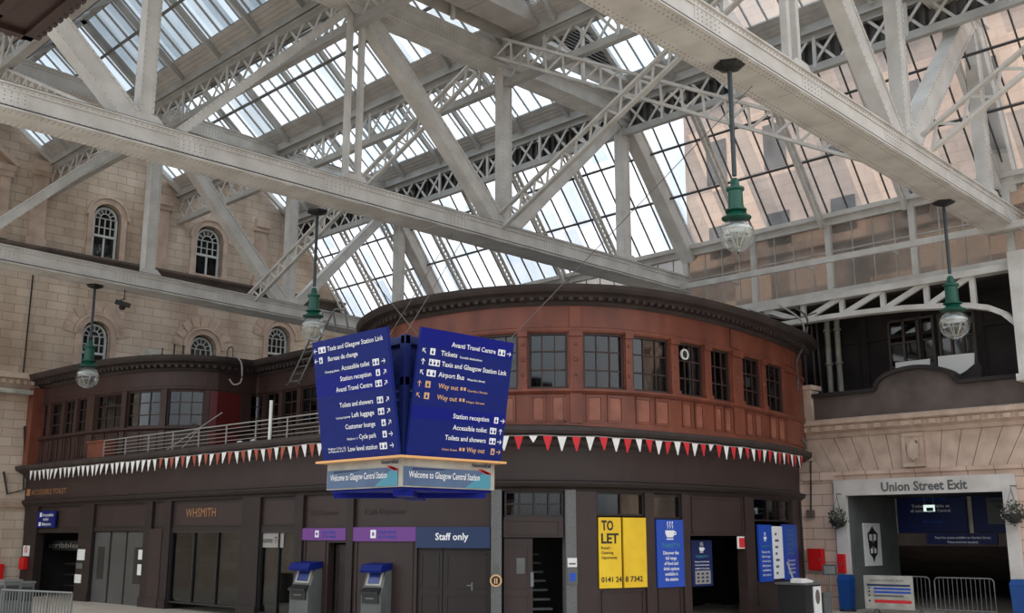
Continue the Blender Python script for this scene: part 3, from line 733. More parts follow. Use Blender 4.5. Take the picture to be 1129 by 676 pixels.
# pipework on the wall
mb = MB(); a = onY(37, 300, YW-.1); mb.tube([(a.x, YW-.08, a.z), (a.x, YW-.08, 8.7)], .03, 6); single(mb, 'conduit', M['stone_dark'], (a.x, YW, 9), 'thin dark conduit down the sandstone wall at left', 'pipe')
mb = MB(); a = onY(22, 400, YW-.1); pl_ = [onY(27, 470, YW-.1), onY(26, 540, YW-.1), onY(8, 545, YW-.1), onY(4, 520, YW-.1)]; mb.tube(pl_, .04, 6); single(mb, 'black_cable', M['black'], pl_[0], 'black cable looping down the stone at the far left edge', 'cable')

# ================================================================== THE CURVED TIMBER BUILDING
GP = Plan([(16.4,43.9), (17.0,26.2), (17.15,23), (18.1,20.1), (20.2,18.05), (23,17.3), (26.5,17.15), (29.5,17.6), (32.0,18.4)], straight=(0,))
UP = Plan([(23.4,29.4), (21.6,27.6), (20.0,26.0), (18.95,24.2), (18.5,22.2), (19.0,19.6), (20.4,17.75), (22.3,16.95), (25,16.75), (28.2,17.05), (30.4,17.5), (32.0,18.1)])
LP = Plan([(16.6,43.8), (16.8,39.6), (17.2,37.2), (18.0,35.5), (19.4,34.6), (21.0,34.6), (21.05,34.5), (21.05,29.0)], straight=(0,4,5,6))
B = thing('timber_building', (24, 24, 0), 'long curved brown timber building with round glazed upper storeys and shops below', 'building')
ZG = 4.72
def GS(px, py=620): return GP.S(px, py)
# --- ground storey, fascia, cornice
e0, e1 = 0.02, GP.s[-1]-.01
mb = MB(); sweep(mb, GP, e0, e1, [(-.3,3.62), (.0,3.62), (.02,4.5), (-.3,4.5)]); mb.build('fascia', M['brown'], B)
mb = MB(); sweep(mb, GP, e0, e1, [(-.3,4.5), (.04,4.5), (.10,4.56), (.14,4.66), (.34,4.74), (.46,4.80), (.50,4.88), (.50,4.97), (.1,5.05), (-.3,5.05)]); mb.build('cornice', M['cornice'], B)
mb = MB(); sweep(mb, GP, e0, e1, [(-.3,3.38), (.03,3.38), (.06,3.44), (.16,3.50), (.20,3.58), (.20,3.62), (.04,3.66), (-.3,3.66)]); mb.build('moulding', M['brown2'], B)
mb = MB(); sweep(mb, GP, e0, GS(541), [(-.25,2.5), (-.06,2.5), (-.06,3.4), (-.25,3.4)]); mb.build('sign_band', M['brown'], B)
# terrace floor behind the parapet, and the drum roofs
def lid(pl, extra, z, o, name, m, th=.12):
    mb = MB(); ps = [pl.P(q, o, z) for q in pl.s]+[V((x, y, z)) for x, y in extra]; mb.prism(ps, (0,0,-th)); mb.build(name, m, B)
lid(GP, [(32.0,43.9)], 5.0, -.1, 'terrace_deck', M['lead'])
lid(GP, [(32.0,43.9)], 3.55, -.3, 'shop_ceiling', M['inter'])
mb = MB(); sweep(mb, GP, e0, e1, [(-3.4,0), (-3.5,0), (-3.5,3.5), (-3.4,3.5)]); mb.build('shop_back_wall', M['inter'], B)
# --- upper storey walls
def storey(pl, zsill, zhead, zft, zc, wins_, wm, pm_, tag_, s0=None, s1=None, glassdark=True, rows=3):
    """upper storey: apron panels, windows (px0,px1,py,cols), frieze, dentilled cornice"""
    s0 = s0 if s0 is not None else .02; s1 = s1 if s1 is not None else pl.s[-1]-.01
    mb = MB(); sweep(mb, pl, s0, s1, [(-.2,4.95), (.02,4.95), (.02,5.12), (-.0,5.16), (-.0,zsill-.12), (-.2,zsill-.12)])
    sweep(mb, pl, s0, s1, [(-.2,zhead), (-.0,zhead), (.03,zhead+.05), (.03,zhead+.12), (0,zhead+.14), (0,zft), (-.2,zft)]); mb.build('wall', wm, B)
    mb = MB(); sweep(mb, pl, s0, s1, [(-.2,zsill-.14), (.05,zsill-.14), (.12,zsill-.08), (.12,zsill-.02), (-.2,zsill)]); mb.build('sill', wm, B)
    h = zc-zft
    mb = MB(); sweep(mb, pl, s0, s1, [(-.2,zft), (.03,zft), (.08,zft+.06), (.10,zft+.2*h), (.30,zft+.36*h), (.36,zft+.5*h), (.56,zft+.6*h), (.62,zft+.78*h), (.66,zc), (.1,zc+.08), (-.2,zc+.08)]); mb.build('roof_cornice', M['cornice'], B)
    mb = MB(); q = s0+.1
    while q < s1-.15: sbox(mb, pl, q, q+.11, zft+.2*h, zft+.42*h, .08, .34); q += .24
    mb.build('dentils', M['cornice'], B)
    # windows
    prev = s0
    for (a, b, py, cols) in wins_:
        qa, qb = pl.S(a, py), pl.S(b, py)
        mb = MB(); sbox(mb, pl, prev, qa, zsill-.05, zhead+.02, -.2, 0); mb.build('wall_pier', wm, B); prev = qb
        fr = MB(); t = .055
        sbox(fr, pl, qa, qb, zsill-.03, zsill+t, -.16, -.05); sbox(fr, pl, qa, qb, zhead-t, zhead+.02, -.16, -.05)
        sbox(fr, pl, qa-.01, qa+t, zsill, zhead, -.16, -.04); sbox(fr, pl, qb-t, qb+.01, zsill, zhead, -.16, -.04)
        for k in range(1, cols): qq = qa+(qb-qa)*k/cols; sbox(fr, pl, qq-.018, qq+.018, zsill, zhead, -.14, -.09)
        for k in range(1, rows): zz = zsill+(zhead-zsill)*k/rows; sbox(fr, pl, qa, qb, zz-.018, zz+.018, -.14, -.09)
        f_ = fr.build('window', M['wood_dark'], B)
        g = MB(); sbox(g, pl, qa, qb, zsill, zhead, -.125, -.115); g.build('pane', M['glass'], f_)
        # apron panels under it
        n = 2 if qb-qa > .8 else 1
        for k in range(n):
            u0, u1 = qa+(qb-qa)*k/n+.06, qa+(qb-qa)*(k+1)/n-.06
            p_ = MB(); zt_, zb_ = zsill-.17, 5.12
            for (c0, c1, d0, d1) in ((u0,u1,zb_,zb_+.06), (u0,u1,zt_-.06,zt_), (u0,u0+.06,zb_,zt_), (u1-.06,u1,zb_,zt_)): sbox(p_, pl, c0, c1, d0, d1, -.01, .035)
            p_.build('apron_moulding', wm, B)
            p_ = MB(); sbox(p_, pl, u0+.07, u1-.07, zb_+.07, zt_-.07, -.01, .012); p_.build('apron_panel', pm_, B)
    mb = MB(); sbox(mb, pl, prev, s1, zsill-.05, zhead+.02, -.2, 0); mb.build('wall_pier', wm, B)
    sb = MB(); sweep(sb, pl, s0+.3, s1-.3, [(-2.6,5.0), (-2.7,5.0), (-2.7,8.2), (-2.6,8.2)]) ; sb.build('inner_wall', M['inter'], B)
WU = [(500,519,395,2), (528,571,396,3), (582.5,626,397,3), (643,688,398,3), (697.5,738,401,3), (748.5,775,406,3), (784,805,408,3), (819,838,414,3), (845,863,419,3)]
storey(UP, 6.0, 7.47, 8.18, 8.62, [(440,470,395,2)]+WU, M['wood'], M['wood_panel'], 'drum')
WL = [(40,52,456,2), (56,68,455,2), (71,82,454,2), (85,96,453,2), (106,134,450,3), (140,177,448,3), (184,225,448,3)]
LS5 = LP.S(269.2, 450)
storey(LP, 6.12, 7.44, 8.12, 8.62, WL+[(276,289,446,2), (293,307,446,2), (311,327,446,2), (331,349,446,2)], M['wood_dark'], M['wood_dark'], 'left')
# oxblood boarded bay beside the concave corner
mb = MB(); qa, qb = LP.S(231, 450), LP.S(264, 450); sbox(mb, LP, qa, qb, 5.3, 7.4, 0, .03); mb.build('boarded_bay', M['wood_red'], B)
# pilasters with drop ornaments
for a, b, py in ((627.5,642,410), (571.5,582,410), (688.5,697,410), (738.5,748,412), (775.5,783.5,415), (806,818,418), (839,844,424), (864,886,428)):
    qa, qb = UP.S(a, py), UP.S(b, py); mb = MB()
    sbox(mb, UP, qa+.02, qb-.02, 5.96, 7.5, -.02, .05); sbox(mb, UP, qa, qb, 7.36, 7.5, 0, .10); sbox(mb, UP, qa, qb, 5.98, 6.1, 0, .09)
    if b-a > 11: sbox(mb, UP, qa+.02, qb-.02, 5.1, 5.95, -.02, .05); sbox(mb, UP, qa+.02, qb-.02, 7.6, 8.16, -.02, .04)
    c = UP.P((qa+qb)/2, .05, 6.8); nn = UP.at((qa+qb)/2)[1]
    if qb-qa > .15:
        for zz, rr in ((7.15,.05), (6.75,.07), (6.35,.05)): mb.rivet((c.x, c.y, zz), (nn.x, nn.y, 0), rr, .03)
    mb.build('pilaster', M['wood'], B)
for a, b in ((96.5,105), (134.5,139.5), (177.5,183.5), (226,230)):
    qa, qb = LP.S(a, 452), LP.S(b, 452); mb = MB(); sbox(mb, LP, qa, qb, 5.2, 7.46, -.02, .05); mb.build('pilaster', M['wood_dark'], B)
mb = MB(); mb.box(16.2, 16.7, 43.45, 43.98, 4.9, 8.1); mb.build('corner_post', M['wood'], B)
lid(UP, [(32.0,29.6)], 8.64, .3, 'drum_roof', M['lead']); lid(UP, [(32.0,29.6)], 7.95, -.25, 'drum_ceiling', M['inter'], .05)
lid(LP, [(31,29.4), (31,43.8)], 8.64, .2, 'left_roof', M['lead']); lid(LP, [(31,29.4), (31,43.8)], 7.9, -.25, 'left_ceiling', M['inter'], .05)
mb = MB(); mb.box(31.0, 31.6, 18.4, 29.5, 5, 8.6); mb.box(20.9, 31, 29.3, 29.5, 5, 8.6); mb.build('rear_wall', M['wood_dark'], B)
# small projecting timber box on the terrace end of the left drum
mb = MB(); q0, q1 = GP.S(97, 490), GP.S(114, 490); sbox(mb, GP, q0, q1, 4.98, 5.62, -.5, .0); sbox(mb, GP, q0-.05, q1+.05, 5.6, 5.68, -.55, .05); mb.build('parapet_box', M['wood'], B)

# --- ground storey bays
def pier(a, b, z1, m='brown2', o=.06, z0=0, name='pilaster', py=620):
    mb = MB(); qa, qb = GS(a, py), GS(b, py); sbox(mb, GP, qa, qb, z0, z1, -.28, o)
    if z0 == 0: sbox(mb, GP, qa-.02, qb+.02, 0, .3, -.28, o+.04)
    return mb.build(name, M[m], B)
for a, b in ((24,38), (85,100), (157,165), (178,186), (265,285), (325,333), (382,389)): pier(a, b, 3.4, 'brown2', .04)
for px in (92, 164, 271, 328, 386): pier(px-2.5, px+2.5, 3.42, 'brown2', .02, 2.45, 'band_pilaster', 570)
pier(165, 178, 2.5, 'brown'); 
for a, b in ((635,658), (712,722), (753,761), (823,833), (876,886)): pier(a, b, 3.42, 'brown', .03)
for a, b in ((541.5,553), (623.5,635)): pier(a, b, 3.42, 'granite', .05, 0, 'granite_pilaster')
def wallp(a, b, z0, z1, m='brown', o=-.02, name='wall_panel'):
    mb = MB(); qa, qb = GS(a), GS(b); sbox(mb, GP, qa, qb, z0, z1, -.22, o)
    if (z1-z0) > .25 and abs(qb-qa) > .5:
        for (c0, c1, d0, d1) in ((qa+.1,qb-.1,z0+.06,z0+.1), (qa+.1,qb-.1,z1-.1,z1-.06), (qa+.1,qa+.14,z0+.06,z1-.06), (qb-.14,qb-.1,z0+.06,z1-.06)): sbox(mb, GP, c0, c1, d0, d1, o, o+.025)
    return mb.build(name, M[m], B)
wallp(333, 361, 0, 2.5); wallp(361, 382, 2.1, 2.5); wallp(389, 459, 0, 2.5)
wallp(38, 85, 2.38, 2.55, 'brown2'); wallp(100, 157, 2.42, 2.55, 'brown2'); wallp(186, 265, 2.42, 2.55, 'brown2'); wallp(285, 325, 2.42, 2.55, 'brown2')
wallp(659, 712, 0, .98); wallp(722, 753, 0, .98); wallp(833, 876, 0, .98); wallp(555, 622, 2.24, 2.74)
wallp(762, 823, 2.28, 3.38)
def window(a, b, z0, z1, cols, rows, m='brown2', zr=None, parent=None, glass='glass', t=.05, lab=None):
    qa, qb = GS(a), GS(b); fr = MB()
    sbox(fr, GP, qa, qb, z0, z0+t, -.16, -.02); sbox(fr, GP, qa, qb, z1-t, z1, -.16, -.02); sbox(fr, GP, qa, qa+t, z0, z1, -.16, -.02); sbox(fr, GP, qb-t, qb, z0, z1, -.16, -.02)
    for k in range(1, cols): qq = qa+(qb-qa)*k/cols; sbox(fr, GP, qq-.025, qq+.025, z0, z1, -.14, -.04)
    for k in range(1, rows): zz = z0+(z1-z0)*k/rows; sbox(fr, GP, qa, qb, zz-.02, zz+.02, -.14, -.04)
    f_ = fr.build('window', M[m], B); g = MB(); sbox(g, GP, qa, qb, z0, z1, -.10, -.09); g.build('pane', M[glass], f_)
    if lab: f_['label'] = lab
    return f_
window(556, 622, 2.74, 3.38, 4, 2, lab='transom window of four lights over the staff stair door')
window(659, 712, 2.78, 3.38, 2, 1); window(722, 753, 2.72, 3.36, 1, 1); window(834, 875, 2.7, 3.38, 3, 1)
wf = window(186, 265, .2, 2.42, 3, 1, 'black'); window(285, 325, .1, 2.42, 2, 1, 'black')
# recessed panel on the band and WHSMITH lettering etc.
for a, b in ((40,88), (97,160), (168,268), (275,324)):
    mb = MB(); qa, qb = GS(a, 570), GS(b, 570)
    for (c0, c1, d0, d1) in ((qa,qb,2.56,2.6), (qa,qb,3.3,3.34), (qa,qa+.05,2.56,3.34), (qb-.05,qb,2.56,3.34)): sbox(mb, GP, c0, c1, d0, d1, -.06, -.035)
    mb.build('band_moulding', M['brown2'], B)
def gtext(body, px, z, size, m, o=.03, width_px=None, parent=B, align='L', py=None, name='lettering', bold=0, pl=GP):
    q = pl.S(px, py or 600); mb = MB(); p = pl.P(q, o, z); w_ = None
    if width_px: w_ = abs(pl.S(px+width_px, py or 600)-q)
    if w_ and w_ > 1.2:                              # long words follow the curve letter by letter-block
        pass
    text_mb(mb, body, (0,0,0), (1,0,0), (0,0,1), size, w_, align, bold=bold)
    mb.v = [pl.P(q+v.x, o-v.y, z+v.z) for v in mb.v]; return mb.build(name, M[m], parent)
gtext('WHSMITH', 203.5, 2.86, .27, 'pgold', -.05, 33, py=565)
gtext('ACCESSIBLE TOILET', 35.5, 3.84, .2, 'pgold', .03, 38, py=545); 
mb = MB(); q0, q1 = GS(30, 545), GS(33.5, 545); sbox(mb, GP, q0, q1, 3.82, 4.08, 0, .03); mb.build('fascia_pictogram', M['pgold'], B)
gtext('Cash Dispenser', 341, 2.83, .14, 'brown2', -.045, 31, py=560); gtext('Cash Dispenser', 401, 2.83, .15, 'brown2', -.045, 46, py=560)
# doors
def door(a, b, z0, z1, m, lab=None, o0=-.16, o1=-.08, panels=True, handle=None, hm='galv'):
    qa, qb = GS(a), GS(b); mb = MB(); sbox(mb, GP, qa+.01, qb-.01, z0, z1, o0, o1)
    if panels:
        for d0, d1 in ((z0+.15, z0+.85), (z0+1.0, z1-.15)):
            for (c0, c1, e_, f_) in ((qa+.1,qb-.1,d0,d0+.04), (qa+.1,qb-.1,d1-.04,d1), (qa+.1,qa+.14,d0,d1), (qb-.14,qb-.1,d0,d1)): sbox(mb, GP, c0, c1, e_, f_, o1, o1+.015)
    d = mb.build('door', M[m], B)
    if lab: d['label'] = lab
    if handle:
        q = GS(handle); h = MB(); sbox(h, GP, q-.02, q+.02, .95, 1.15, o1, o1+.02); sbox(h, GP, q-.12, q+.02, 1.06, 1.09, o1+.03, o1+.05); h.build('handle', M[hm], d)
    return d
door(459, 487, 0, 2.0, 'brown2', 'plain dark leaf left of the staff door'); door(487, 541, 0, 2.0, 'brown2', 'dark staff door with lever handle', handle=520)
door(555, 588, 0, 2.22, 'brown', 'closed leaf with white notice and push plate')
mb = MB(); q0, q1 = GS(569.5), GS(579); sbox(mb, GP, q0, q1, 1.36, 1.74, -.08, -.06); mb.build('door_notice', M['grey'], B)
mb = MB(); q0, q1 = GS(585), GS(588.5); sbox(mb, GP, q0, q1, 1.05, 1.4, -.08, -.05); mb.build('push_plate', M['galv'], B)
door(362, 381, 0, 2.05, 'brown2', 'narrow dark service door beside the left cash machine', -.3, -.24)
for a, b in ((101,113), (118,130), (131,153)): pass
d = door(100.5, 117, 0, 2.4, 'greydoor', 'left pale grey door leaf', panels=False); g = MB(); sbox(g, GP, GS(105), GS(112), .8, 1.9, -.08, -.07); g.build('vision_panel', M['black'], d)
d = door(119, 135, 0, 2.4, 'greydoor', 'middle pale grey door leaf', panels=False)
d = door(136.5, 156, 0, 2.4, 'greydoor', 'right pale grey door leaf', panels=False); g = MB(); sbox(g, GP, GS(145), GS(153), .7, 1.9, -.08, -.07); g.build('vision_panel', M['black'], d)
mb = MB(); sbox(mb, GP, GS(310), GS(324), .1, 2.4, -.3, -.25); mb.build('shop_door_panel', M['greydoor'], B)
# stair seen through the open leaf
mb = MB(); c0, c1 = GS(589), GS(617)
for k in range(9): sbox(mb, GP, c0, c1, .22*k, .22*k+.05, -.6-.26*k, -.25-.26*k)
mb.build('stair_treads', M['grey'], B)
# interior dressings
gtext('scribbler', 31, 1.82, .2, 'cablel', -.75, 34, py=616)
mb = MB(); sbox(mb, GP, GS(30), GS(84), 1.72, 2.1, -.8, -.76); mb.build('shop_header', M['black'], B)
mb = MB()
for z in (.4, .8, 1.2): sbox(mb, GP, GS(46), GS(84), z, z+.04, -1.3, -.9)
mb.build('card_shelves', M['brown2'], B)
mb = MB(); sbox(mb, GP, GS(285.5), GS(309), 1.95, 2.36, -.088, -.08); mb.build('welcome_header', M['cablel'], B)
gtext('come To', 286, 2.08, .17, 'pblack', -.072, 21, py=590)

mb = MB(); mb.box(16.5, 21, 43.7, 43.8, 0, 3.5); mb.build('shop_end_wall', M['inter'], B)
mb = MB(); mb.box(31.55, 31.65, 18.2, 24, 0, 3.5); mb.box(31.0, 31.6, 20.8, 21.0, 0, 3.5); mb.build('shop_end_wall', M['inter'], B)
# ================================================================== HANGING DIRECTION SIGN
C0 = onF(443.5, 520, 16.0); CX, CY = C0.x, C0.y
wz0, wz1 = onF(443.5, 536.5, 16).z, onF(443.5, 505, 16).z
WID = 1.93
S_ = thing('direction_sign', (CX+WID/2, CY+WID/2, wz0), 'big dark blue four-sided hanging direction sign with tilted boards and a white welcome box', 'sign')
mb = MB(); mb.box(CX, CX+WID, CY, CY+WID, wz0, wz1); mb.build('welcome_box', M['offwhite'], S_)
mb = MB(); mb.box(CX+.05, CX+WID-.05, CY+.05, CY+WID-.05, wz0-.05, wz0); mb.bar((CX+.1, CY+.1, wz0-.09), (CX+WID-.1, CY+WID-.1, wz0-.09), .3, .08); mb.bar((CX+WID-.1, CY+.1, wz0-.09), (CX+.1, CY+WID-.1, wz0-.09), .3, .08); mb.build('base_tray', M['blue2'], S_)
mb = MB(); mb.box(CX-.14, CX+WID+.14, CY-.14, CY+WID+.14, wz1, wz1+.035); mb.build('trim_ledge', M['edge_or'], S_)
PH = 1.93; TILT = .30; OV = .07
def face(ax):
    """frame of one board: o = top-left corner, xd, up, normal; ax 0 = right face, 1 = left face"""
    if ax == 0: xd = V((1,0,0)); out = V((0,-1,0)); o = V((CX+.02, CY-OV, wz1+.04)); W = WID+.06
    else: xd = V((0,-1,0)); out = V((-1,0,0)); o = V((CX-OV, CY+WID+.04, wz1+.04)); W = WID+.04
    up = (V((0,0,1))*PH+out*TILT); L_ = up.length; up.normalize(); return o, xd, up, xd.cross(up).normalized(), W, L_
def board(ax, name='board'):
    o, xd, up, nr, W, L_ = face(ax); mb = MB(); b = o-nr*.05
    mb.hexa([b, b+xd*W, o+xd*W, o, b+up*L_, b+xd*W+up*L_, o+xd*W+up*L_, o+up*L_]); return mb.build(name, M['blue'], S_)
def arrow(mb, c, xd, up, ang, s, nr):
    a = math.radians(ang); u = xd*math.cos(a)+up*math.sin(a); v = -xd*math.sin(a)+up*math.cos(a)
    mb.prism([c-u*s*.5-v*s*.07, c+u*s*.40-v*s*.07, c+u*s*.40+v*s*.07, c-u*s*.5+v*s*.07], nr*.003)
    for sg in (-1, 1):
        mb.prism([c+u*s*.5, c+u*s*.5-u*s*.12, c+u*s*.02+v*sg*s*.36, c+u*s*.12+v*sg*s*.40], nr*.0035)
def rows(ax, bd, data, bands):
    o, xd, up, nr, W, L_ = face(ax); h = .067
    tl = o+up*L_
    for (v0, v1) in bands:
        mb = MB(); a = tl-up*L_*v0; b = tl-up*L_*v1; mb.hexa([b, b+xd*W, b+xd*W+nr*.002, b+nr*.002, a, a+xd*W, a+xd*W+nr*.002, a+nr*.002]); mb.build('colour_band', M['blue2'], bd)
    for (v, txt, u0, u1, col, small, su0, su1, pu0, pu1, au, aang) in data:
        mm = M['porange'] if col else M['pwhite']
        base = tl-up*(L_*v+h*.5)+nr*.004
        mb = MB(); text_mb(mb, txt, base+xd*W*u0, xd, up, h*1.12, W*(u1-u0), bold=.012)
        mb.build('lettering', mm, bd)
        if small:
            mb = MB(); lines = small.split('|')
            for i, ln in enumerate(lines): text_mb(mb, ln, base+xd*W*su0+up*(.045*(len(lines)-1-i)), xd, up, .034, W*(su1-su0), bold=.012)
            mb.build('small_lettering', mm, bd)
        mb = MB(); c = base+up*h*.5
        q0, q1 = c+xd*W*pu0-up*h*.72, c+xd*W*pu1-up*h*.72
        mb.prism([q0, q1, q1+up*h*1.5, q0+up*h*1.5], nr*.003); pg = mb.build('pictogram', mm, bd)
        mb = MB(); n = max(1, int(round((pu1-pu0)*W/.08)))
        for k in range(n):
            cc = c+xd*W*(pu0+(pu1-pu0)*(k+.5)/n); mb.prism([cc-xd*.018-up*.03, cc+xd*.018-up*.03, cc+xd*.018+up*.012, cc-xd*.018+up*.012], nr*.006); mb.rivet(cc+up*.028+nr*.003, nr, .011, .003)
        mb.build('pictogram_mark', M['blue'], bd)
        mb = MB(); arrow(mb, c+xd*W*au, xd, up, aang, .095, nr); mb.build('arrow', mm, bd)
b0 = board(0); b0['label'] = 'right-hand board facing the viewer'
rows(0, b0, [(.10,'Avanti Travel Centre',.32,.80,0,'',0,0,.83,.91,.955,0),
 (.18,'Tickets',.22,.39,0,'Scottish destinations',.42,.66,.11,.16,.05,135),
 (.265,'Taxis and Glasgow Station Link',.24,.95,0,'',0,0,.11,.22,.05,90),
 (.35,'Airport Bus',.22,.49,0,'Waterloo Street',.52,.72,.10,.19,.05,135),
 (.44,'Way out',.23,.44,1,'Gordon Street',.54,.76,.10,.15,.04,90),
 (.53,'Way out',.23,.44,1,'Hope Street',.54,.74,.10,.15,.04,135),
 (.665,'Station reception',.42,.81,0,'',0,0,.87,.915,.965,0),
 (.755,'Accessible toilet',.43,.80,0,'',0,0,.835,.905,.955,90),
 (.84,'Toilets and showers',.36,.80,0,'',0,0,.84,.91,.955,0),
 (.925,'Way out',.60,.80,1,'Union Street',.34,.50,.87,.91,.955,0)], [(0,.14),(.61,.71)])
mb = MB(); o, xd, up, nr, W, L_ = face(0)
for v, u in ((.44,.475),(.44,.51),(.53,.475),(.53,.51),(.925,.535),(.925,.57)):
    c = o+up*L_*(1-v)+xd*W*u+nr*.004; mb.prism([c-xd*.022-up*.025, c+xd*.022-up*.025, c+xd*.022+up*.025, c-xd*.022+up*.025], nr*.003)
mb.build('small_squares', M['porange'], b0)
b1 = board(1); b1['label'] = 'left-hand board facing the viewer'
rows(1, b1, [(.08,'Taxis and Glasgow Station Link',.21,.95,0,'',0,0,.085,.185,.04,180),
 (.165,'Bureau de change',.21,.61,0,'',0,0,.085,.13,.04,180),
 (.26,'Accessible toilet',.38,.75,0,'Changing places',.15,.35,.79,.87,.925,0),
 (.345,'Station reception',.35,.76,0,'',0,0,.82,.87,.93,45),
 (.43,'Avanti Travel Centre',.28,.76,0,'',0,0,.80,.88,.93,45),
 (.56,'Toilets and showers',.31,.75,0,'',0,0,.80,.875,.93,45),
 (.65,'Left luggage',.46,.75,0,'Lost property',.25,.44,.80,.875,.93,45),
 (.74,'Customer lounge',.36,.75,0,'',0,0,.83,.88,.93,45),
 (.83,'Cycle park',.53,.75,0,'Platform 11',.37,.51,.83,.88,.93,0),
 (.92,'Low level station',.37,.75,0,'Platform 12 for 1/2|to Platforms 16 & 17',.10,.34,.78,.87,.93,0)], [(.30,.47)])
# rear boards (backs seen through the gap)
mb = MB()
o2 = V((CX+WID+OV, CY, wz1+.04)); mb.hexa([o2, o2+V((.05,0,0)), o2+V((.05,WID,0)), o2+V((0,WID,0)), o2+V((TILT,0,PH)), o2+V((TILT+.05,0,PH)), o2+V((TILT+.05,WID,PH)), o2+V((TILT,WID,PH))]); mb.build('rear_board', M['bluedk'], S_)
mb = MB()
o2 = V((CX, CY+WID+OV, wz1+.04)); mb.hexa([o2, o2+V((0,.05,0)), o2+V((WID,.05,0)), o2+V((WID,0,0)), o2+V((0,TILT,PH)), o2+V((0,TILT+.05,PH)), o2+V((WID,TILT+.05,PH)), o2+V((WID,TILT,PH))]); mb.build('rear_board', M['bluedk'], S_)
# inner frame: posts, rails, curved bracket plates, slats
for (x, y) in ((CX+.06, CY+.06), (CX+WID-.06, CY+.06), (CX+.06, CY+WID-.06), (CX+WID-.06, CY+WID-.06)):
    MB().bar((x, y, wz1), (x, y, wz1+PH-.02), .12, .12, (1,0,0)).build('frame_post', M['bluedk'], S_)
mb = MB()
for z in (wz1+PH-.1, wz1+PH-.75):
    for a, b in (((CX, CY+.06), (CX+WID, CY+.06)), ((CX+.06, CY), (CX+.06, CY+WID)), ((CX, CY+WID-.06), (CX+WID, CY+WID-.06)), ((CX+WID-.06, CY), (CX+WID-.06, CY+WID))): mb.bar((a[0], a[1], z), (b[0], b[1], z), .08, .12)
mb.build('frame_rails', M['bluedk'], S_)
mb = MB()
for k in range(8): mb.box(CX+.16, CX+.6, CY+.03, CY+.05, wz1+.08+k*.14, wz1+.18+k*.14); mb.box(CX+.03, CX+.05, CY+.16, CY+.6, wz1+.08+k*.14, wz1+.18+k*.14)
mb.build('slats', M['navy'], S_)
for ax in (0, 1):                                    # corner bracket with a curved lower edge
    def Q(a, z, off): return V((CX+a, CY+off, z)) if ax == 0 else V((CX+off, CY+a, z))
    ps = [Q(.1, wz1+PH-.12, .09), Q(.62, wz1+PH-.12, .09)]+[Q(.12+.5*math.cos(t), wz1+PH-.75+.45*(1-math.sin(t)), .09) for t in [math.pi/2*i/8 for i in range(9)]]
    MB().prism(ps, V((0,.03,0)) if ax == 0 else V((.03,0,0))).build('corner_bracket', M['bluedk'], S_)
# welcome faces
for ax in (0, 1):
    if ax == 0: xd = V((1,0,0)); nr = V((0,-1,0)); o = V((CX, CY, wz0))
    else: xd = V((0,-1,0)); nr = V((-1,0,0)); o = V((CX, CY+WID, wz0))
    up = V((0,0,1)); H_ = wz1-wz0; f = lambda u, v, d=.004: o+xd*WID*u+up*H_*v+nr*d
    mb = MB(); mb.prism([f(.01,.04), f(.95,.04), f(.95,.60), f(.80,.70), f(.01,.72)], nr*.004); p = mb.build('welcome_panel', M['slate'], S_)
    MB().prism([f(.66,.04,.009), f(.95,.04,.009), f(.95,.56,.009), f(.86,.60,.009)], nr*.003).build('teal_shape', M['teal'], p)
    MB().prism([f(.10,.60,.009), f(.42,.64,.009), f(.45,.68,.009), f(.10,.68,.009)], nr*.003).build('dark_stripe', M['navy'], p)
    mb = MB(); text_mb(mb, 'Welcome to Glasgow Central Station', f(.06,.33,.013), xd, up+xd*.03, .10, WID*.76, bold=.008); mb.build('lettering', M['pwhite'], p)
    mb = MB()
    for k in range(4): mb.prism([f(.80+k*.035,.76-.04*k,.006), f(.86+k*.03,.76-.04*k,.006), f(.955,.52+.05*k,.006), f(.955,.50+.05*k-.03,.006)], nr*.003)
    mb.build('red_stripes', M['red'], S_)
    mb = MB(); text_mb(mb, 'NetworkRail', f(.74,.83,.006), xd, up, .06, WID*.21, bold=.02); mb.build('logo_lettering', M['navydk'], S_)
# suspension wires to the truss above
TZ = wz1+PH
for i, (a, b) in enumerate(((V((CX+.06, CY+.06, TZ)), onY(508, 268, 22.6)), (V((CX+WID, CY-.2, TZ)), onY(690, 250, 22.3)), (V((CX+.3, CY+.06, TZ)), onY(392, 285, 22.6)), (V((CX+WID*.5, CY+WID, TZ)), onY(500, 255, 22.8)))):
    if i == 1: b = onF(680, 232, 19.5); b = V((17.5, 10.6, HC+8.9))
    MB().tube([a, b], .008, 5).build('suspension_wire', M['cable'], S_)

# ================================================================== SIGNS AND THINGS ON THE SHOPFRONT
def fsign(name, a, b, z0, z1, m, label, o=.03, o2=.07, cat='sign', py=590, group=None):
    q0, q1 = GS(a, py), GS(b, py); p = GP.P((q0+q1)/2, o, z0)
    root = thing(name, p, label, cat, group); mb = MB(); sbox(mb, GP, q0, q1, z0, z1, o, o2); mb.build('board', M[m], root)
    return root, q0, q1
def ftext(root, body, px, z, size, m, o, wpx, py=590, name='lettering', bold=.01): return gtext(body, px, z, size, m, o, wpx, root, 'L', py, name, bold)
def fbox(root, name, a, b, z0, z1, m, o0, o1, py=600):
    mb = MB(); sbox(mb, GP, GS(a, py), GS(b, py), z0, z1, o0, o1); return mb.build(name, M[m], root)
r, *_ = fsign('bank_sign', 334, 382, 2.16, 2.48, 'purple', 'smaller purple bank sign over the left cash machine', -.02, .03)
fbox(r, 'logo_tile', 348, 352, 2.24, 2.42, 'pwhite', .03, .035); fbox(r, 'logo_mark', 349, 351, 2.29, 2.37, 'purple', .035, .038)
ftext(r, 'Royal Bank', 356, 2.345, .07, 'poster', .035, 15); ftext(r, 'of Scotland', 356, 2.235, .07, 'poster', .035, 15)
